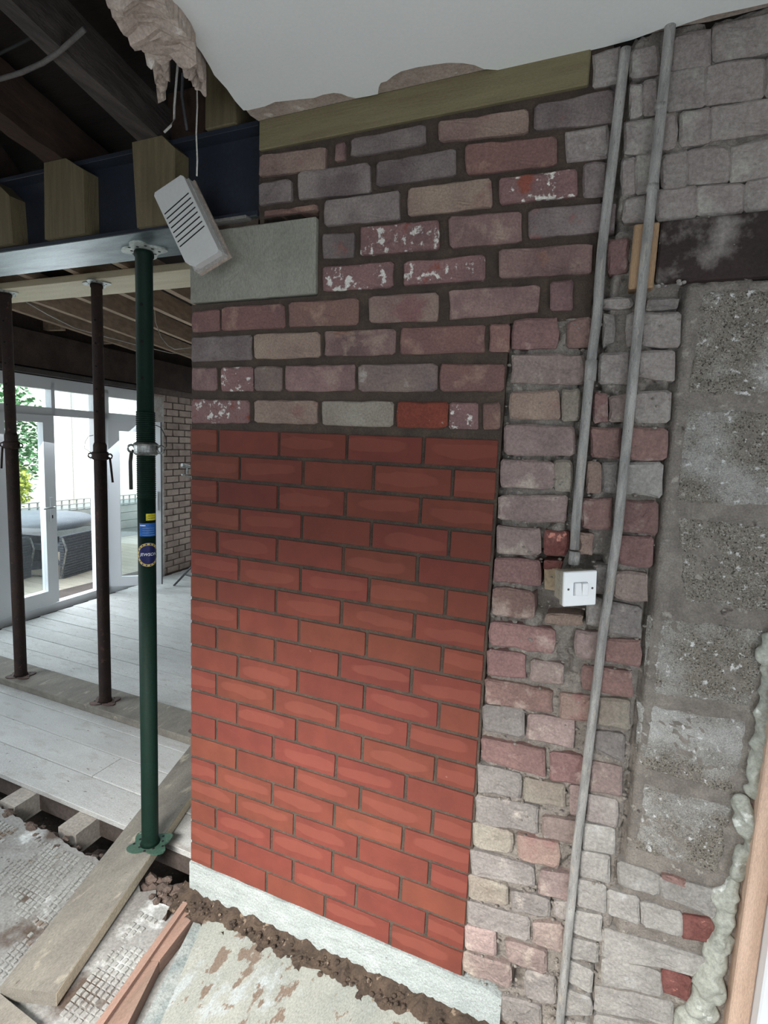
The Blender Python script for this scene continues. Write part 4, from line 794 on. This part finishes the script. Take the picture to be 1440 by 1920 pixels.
# reveal and the old brick wall beyond the doors
rv = obj('trim_2', dwbox(1.80, 2.04, -.016, .003, -.03, 2.10), M('flaking_white_reveal', (.66, .65, .62), (.45, .40, .36), 14, .9, .8, 50, 0), kind='structure')
wl = obj('wall_left', dwbox(1.86, 4.6, .004, .06, -.05, 2.22), M('far_mortar', (.22, .18, .16), None, 20, .95, .5, 60, 0), kind='structure')
cz = 0.0; row = 0; cch = {}
while cz < 2.12:
    s = 1.87 - (.11 if row % 2 else 0)
    while s < 3.7:
        s0 = max(s, 1.87); s1 = min(s + .213, 3.75)
        if s1 - s0 > .05: obj('brick', dwbox(s0 + .005, s1 - .005, -.008 - ru(0, .006), .01, cz + .005, cz + .072), FARB, wl)
        s += .225
    cz += .079; row += 1

# stool leg / small fitting near the wall end in the far room
ts = empty('folding_trestle', tuple(at(330, 1098, z=0)), 'thin dark metal trestle leg on the floor behind the brick wall', 'trestle')
a_ = at(326, 1098, z=.0); b_ = at(358, 1064, y=a_[1])
obj('leg', tube([tuple(a_), tuple(a_ + (b_ - a_) * 2.2)], .011, 8), flat('dark_tube', (.06, .06, .065)), ts)
obj('brace', tube([tuple(a_ + (b_ - a_) * .62), tuple(a_ + (b_ - a_) * .62 + [.3, 0, -.02])], .009, 8), flat('dark_tube', (.06, .06, .065)), ts)
tp_ = empty('wall_tap', tuple(at(345, 875, x=-3.35)), 'small grey pipe fitting projecting from the old brick wall', 'pipe fitting')
q0 = at(341, 872, x=-3.3); q1 = at(358, 876, x=-3.3)
obj('body', tube([tuple(q0), tuple(q1 + (q1 - q0))], .020, 10), ZINC, tp_); obj('spout', tube([tuple(q0 + (q1 - q0) * .6), tuple(q0 + (q1 - q0) * .6 + [0, 0, -.09])], .012, 8), ZINC, tp_)
obj('lower_tee', tube([tuple(q0 + [0, 0, -.11]), tuple(q1 + (q1 - q0) + [0, 0, -.11])], .010, 8), ZINC, tp_)

# ------------------------------------------------------------------ garden side
dk = obj('decking', box(-14, -3.6, -6, 14, -.2, -.125), DECK, label='pale timber deck outside the patio doors', cat='deck')
for k in range(34): obj('deck_board', box(-9, -3.68, 1.0 + k * .146, 1.14 + k * .146, -.125, -.1), DECK, dk)
def dkp(px, py, z=-.1): return at(px, py, z=z)
# rattan chairs round a covered table
def chair(cx, cy, w_, d_, h_, rot, lb, cat='chair'):
    e = empty('rattan_chair', (cx, cy, -.1), lb, cat, 'rattan chairs on the deck')
    c_, s_ = math.cos(rot), math.sin(rot)
    def T(vf): return [(cx + x * c_ - y_ * s_, cy + x * s_ + y_ * c_, z) for x, y_, z in vf[0]], vf[1]
    back = []
    for k in range(16): back.append(bbox(-w_ / 2, w_ / 2, -d_ / 2 - .02 * math.sin(k / 15 * 3), -d_ / 2 + .045, .0 + k * h_ / 16 - .1, (k + .93) * h_ / 16 - .1, .004))
    obj('woven_back', T(join(*back)), RATTAN, e)
    obj('seat', T(bbox(-w_ / 2 + .02, w_ / 2 - .02, -d_ / 2, d_ / 2, .22, .30, .01)), RATTAN, e)
    for sx in (-1, 1): obj('side_frame', T(tube([(sx * w_ / 2, -d_ / 2, h_ - .12), (sx * w_ / 2, -d_ / 2 - .05, h_ * .5), (sx * w_ / 2, -d_ / 2 + .03, -.09), (sx * w_ / 2, d_ / 2, -.09), (sx * w_ / 2, d_ / 2, .3)], .012, 8)), ZINC, e)
    return e
c0 = dkp(110, 1088); c1 = dkp(180, 1066); mid = (c0 + c1) / 2; ang = math.atan2(c1[1] - c0[1], c1[0] - c0[0])
chair(mid[0] - .25, mid[1], .62, .5, .52, ang, 'dark woven rattan chair seen through the open doorway')
c0 = dkp(48, 1086); c1 = dkp(82, 1082)
chair(c0[0] - .2, c0[1] - .2, .5, .45, .50, ang, 'dark rattan chair seen through the closed door glass')
tb = empty('covered_table', tuple(at(110, 1000, z=.5)), 'round outdoor table under a grey cover beyond the rattan chairs', 'table')
tc_ = np.array([-5.35, 3.25, 0.])
obj('table_cover', lathe(tc_[0] - .3, tc_[1] + .05, [(.66, .44), (.69, .50), (.67, .54), (.4, .575), (.01, .59)], 40), COVER, tb, smooth=True)
obj('pedestal', lathe(tc_[0] - .3, tc_[1] + .05, [(.3, -.1), (.25, .0), (.22, .46)], 20), RATTAN, tb)
# raised planter with trellis band
pl_e = empty('raised_planter', (-6.6, 4.2, -.1), 'long grey sleeper planter with a trellis band beyond the table', 'planter')
for k in range(4): obj('sleeper', bbox(-7.0, -6.4, 1.5, 9, -.1 + k * .14, .035 + k * .14, .006), PLANTER, pl_e)
lt = []
for k in range(60): lt.append(box(-6.40, -6.385, 1.5 + k * .125, 1.52 + k * .125, .46, .62))
for z in (.47, .54, .61): lt.append(box(-6.385, -6.375, 1.5, 9, z, z + .015))
obj('trellis', join(*lt), PLANTER, pl_e, kind='stuff')
def shrub(cx, cy, z0, rx, ry, rz, n, mat, lb, name='leafy_shrub', lf=.06):
    V = []; F = []
    for i in range(n):
        while True:
            p = Vector((ru(-1, 1), ru(-1, 1), ru(-1, 1)))
            if .45 < p.length < 1: break
        p *= 1 + .18 * mn.noise(p * 2.2)
        c = Vector((cx + p.x * rx, cy + p.y * ry, z0 + rz + p.z * rz)); a_ = Vector((ru(-1, 1), ru(-1, 1), ru(-.6, .6))).normalized() * lf * ru(.6, 1.3); b_ = a_.cross(Vector((ru(-1, 1), ru(-1, 1), 1))).normalized() * lf * .5
        k = len(V); V += [tuple(c - a_), tuple(c + b_ - a_ * .1), tuple(c + a_), tuple(c - b_ + a_ * .1)]; F.append((k, k + 1, k + 2, k + 3))
    e = empty(name, (cx, cy, z0), lb, 'shrub'); obj('foliage', (V, F), mat, e, kind='stuff'); obj('stem', tube([(cx, cy, z0 - .05), (cx + .05, cy, z0 + rz)], .03, 6), RUST, e); return e
shrub(-8.1, 4.4, .2, .55, .75, 1.25, 2600, LEAFG, 'tall green shrub beyond the closed patio door')
shrub(-6.75, 3.65, .42, .3, .36, .42, 900, LEAFY, 'yellow-leaved bush in the planter below the green shrub', lf=.05)
shrub(-8.6, 2.2, .2, .5, .8, 1.4, 1600, LEAFG, 'green shrub outside at the far left edge')
hs = empty('garden_building', (-9.3, 6.5, -.1), 'bright white rendered building across the garden', 'building')
obj('wall', box(-9.6, -9.2, 4.95, 11, -.1, 3.2), HOUSE, hs); obj('roof', hexa([(-10.5, 4.8, 3.2), (-8.9, 4.8, 3.15), (-8.9, 11.2, 3.15), (-10.5, 11.2, 3.2)], [(-10.5, 4.8, 3.5), (-9.2, 4.8, 3.25), (-9.2, 11.2, 3.25), (-10.5, 11.2, 3.5)]), COVER, hs)
obj('post', bbox(-9.2, -9.1, 5.3, 5.45, -.1, 3.1, .01), HOUSE, hs); obj('post', bbox(-9.2, -9.1, 6.6, 6.72, -.1, 3.1, .01), HOUSE, hs)
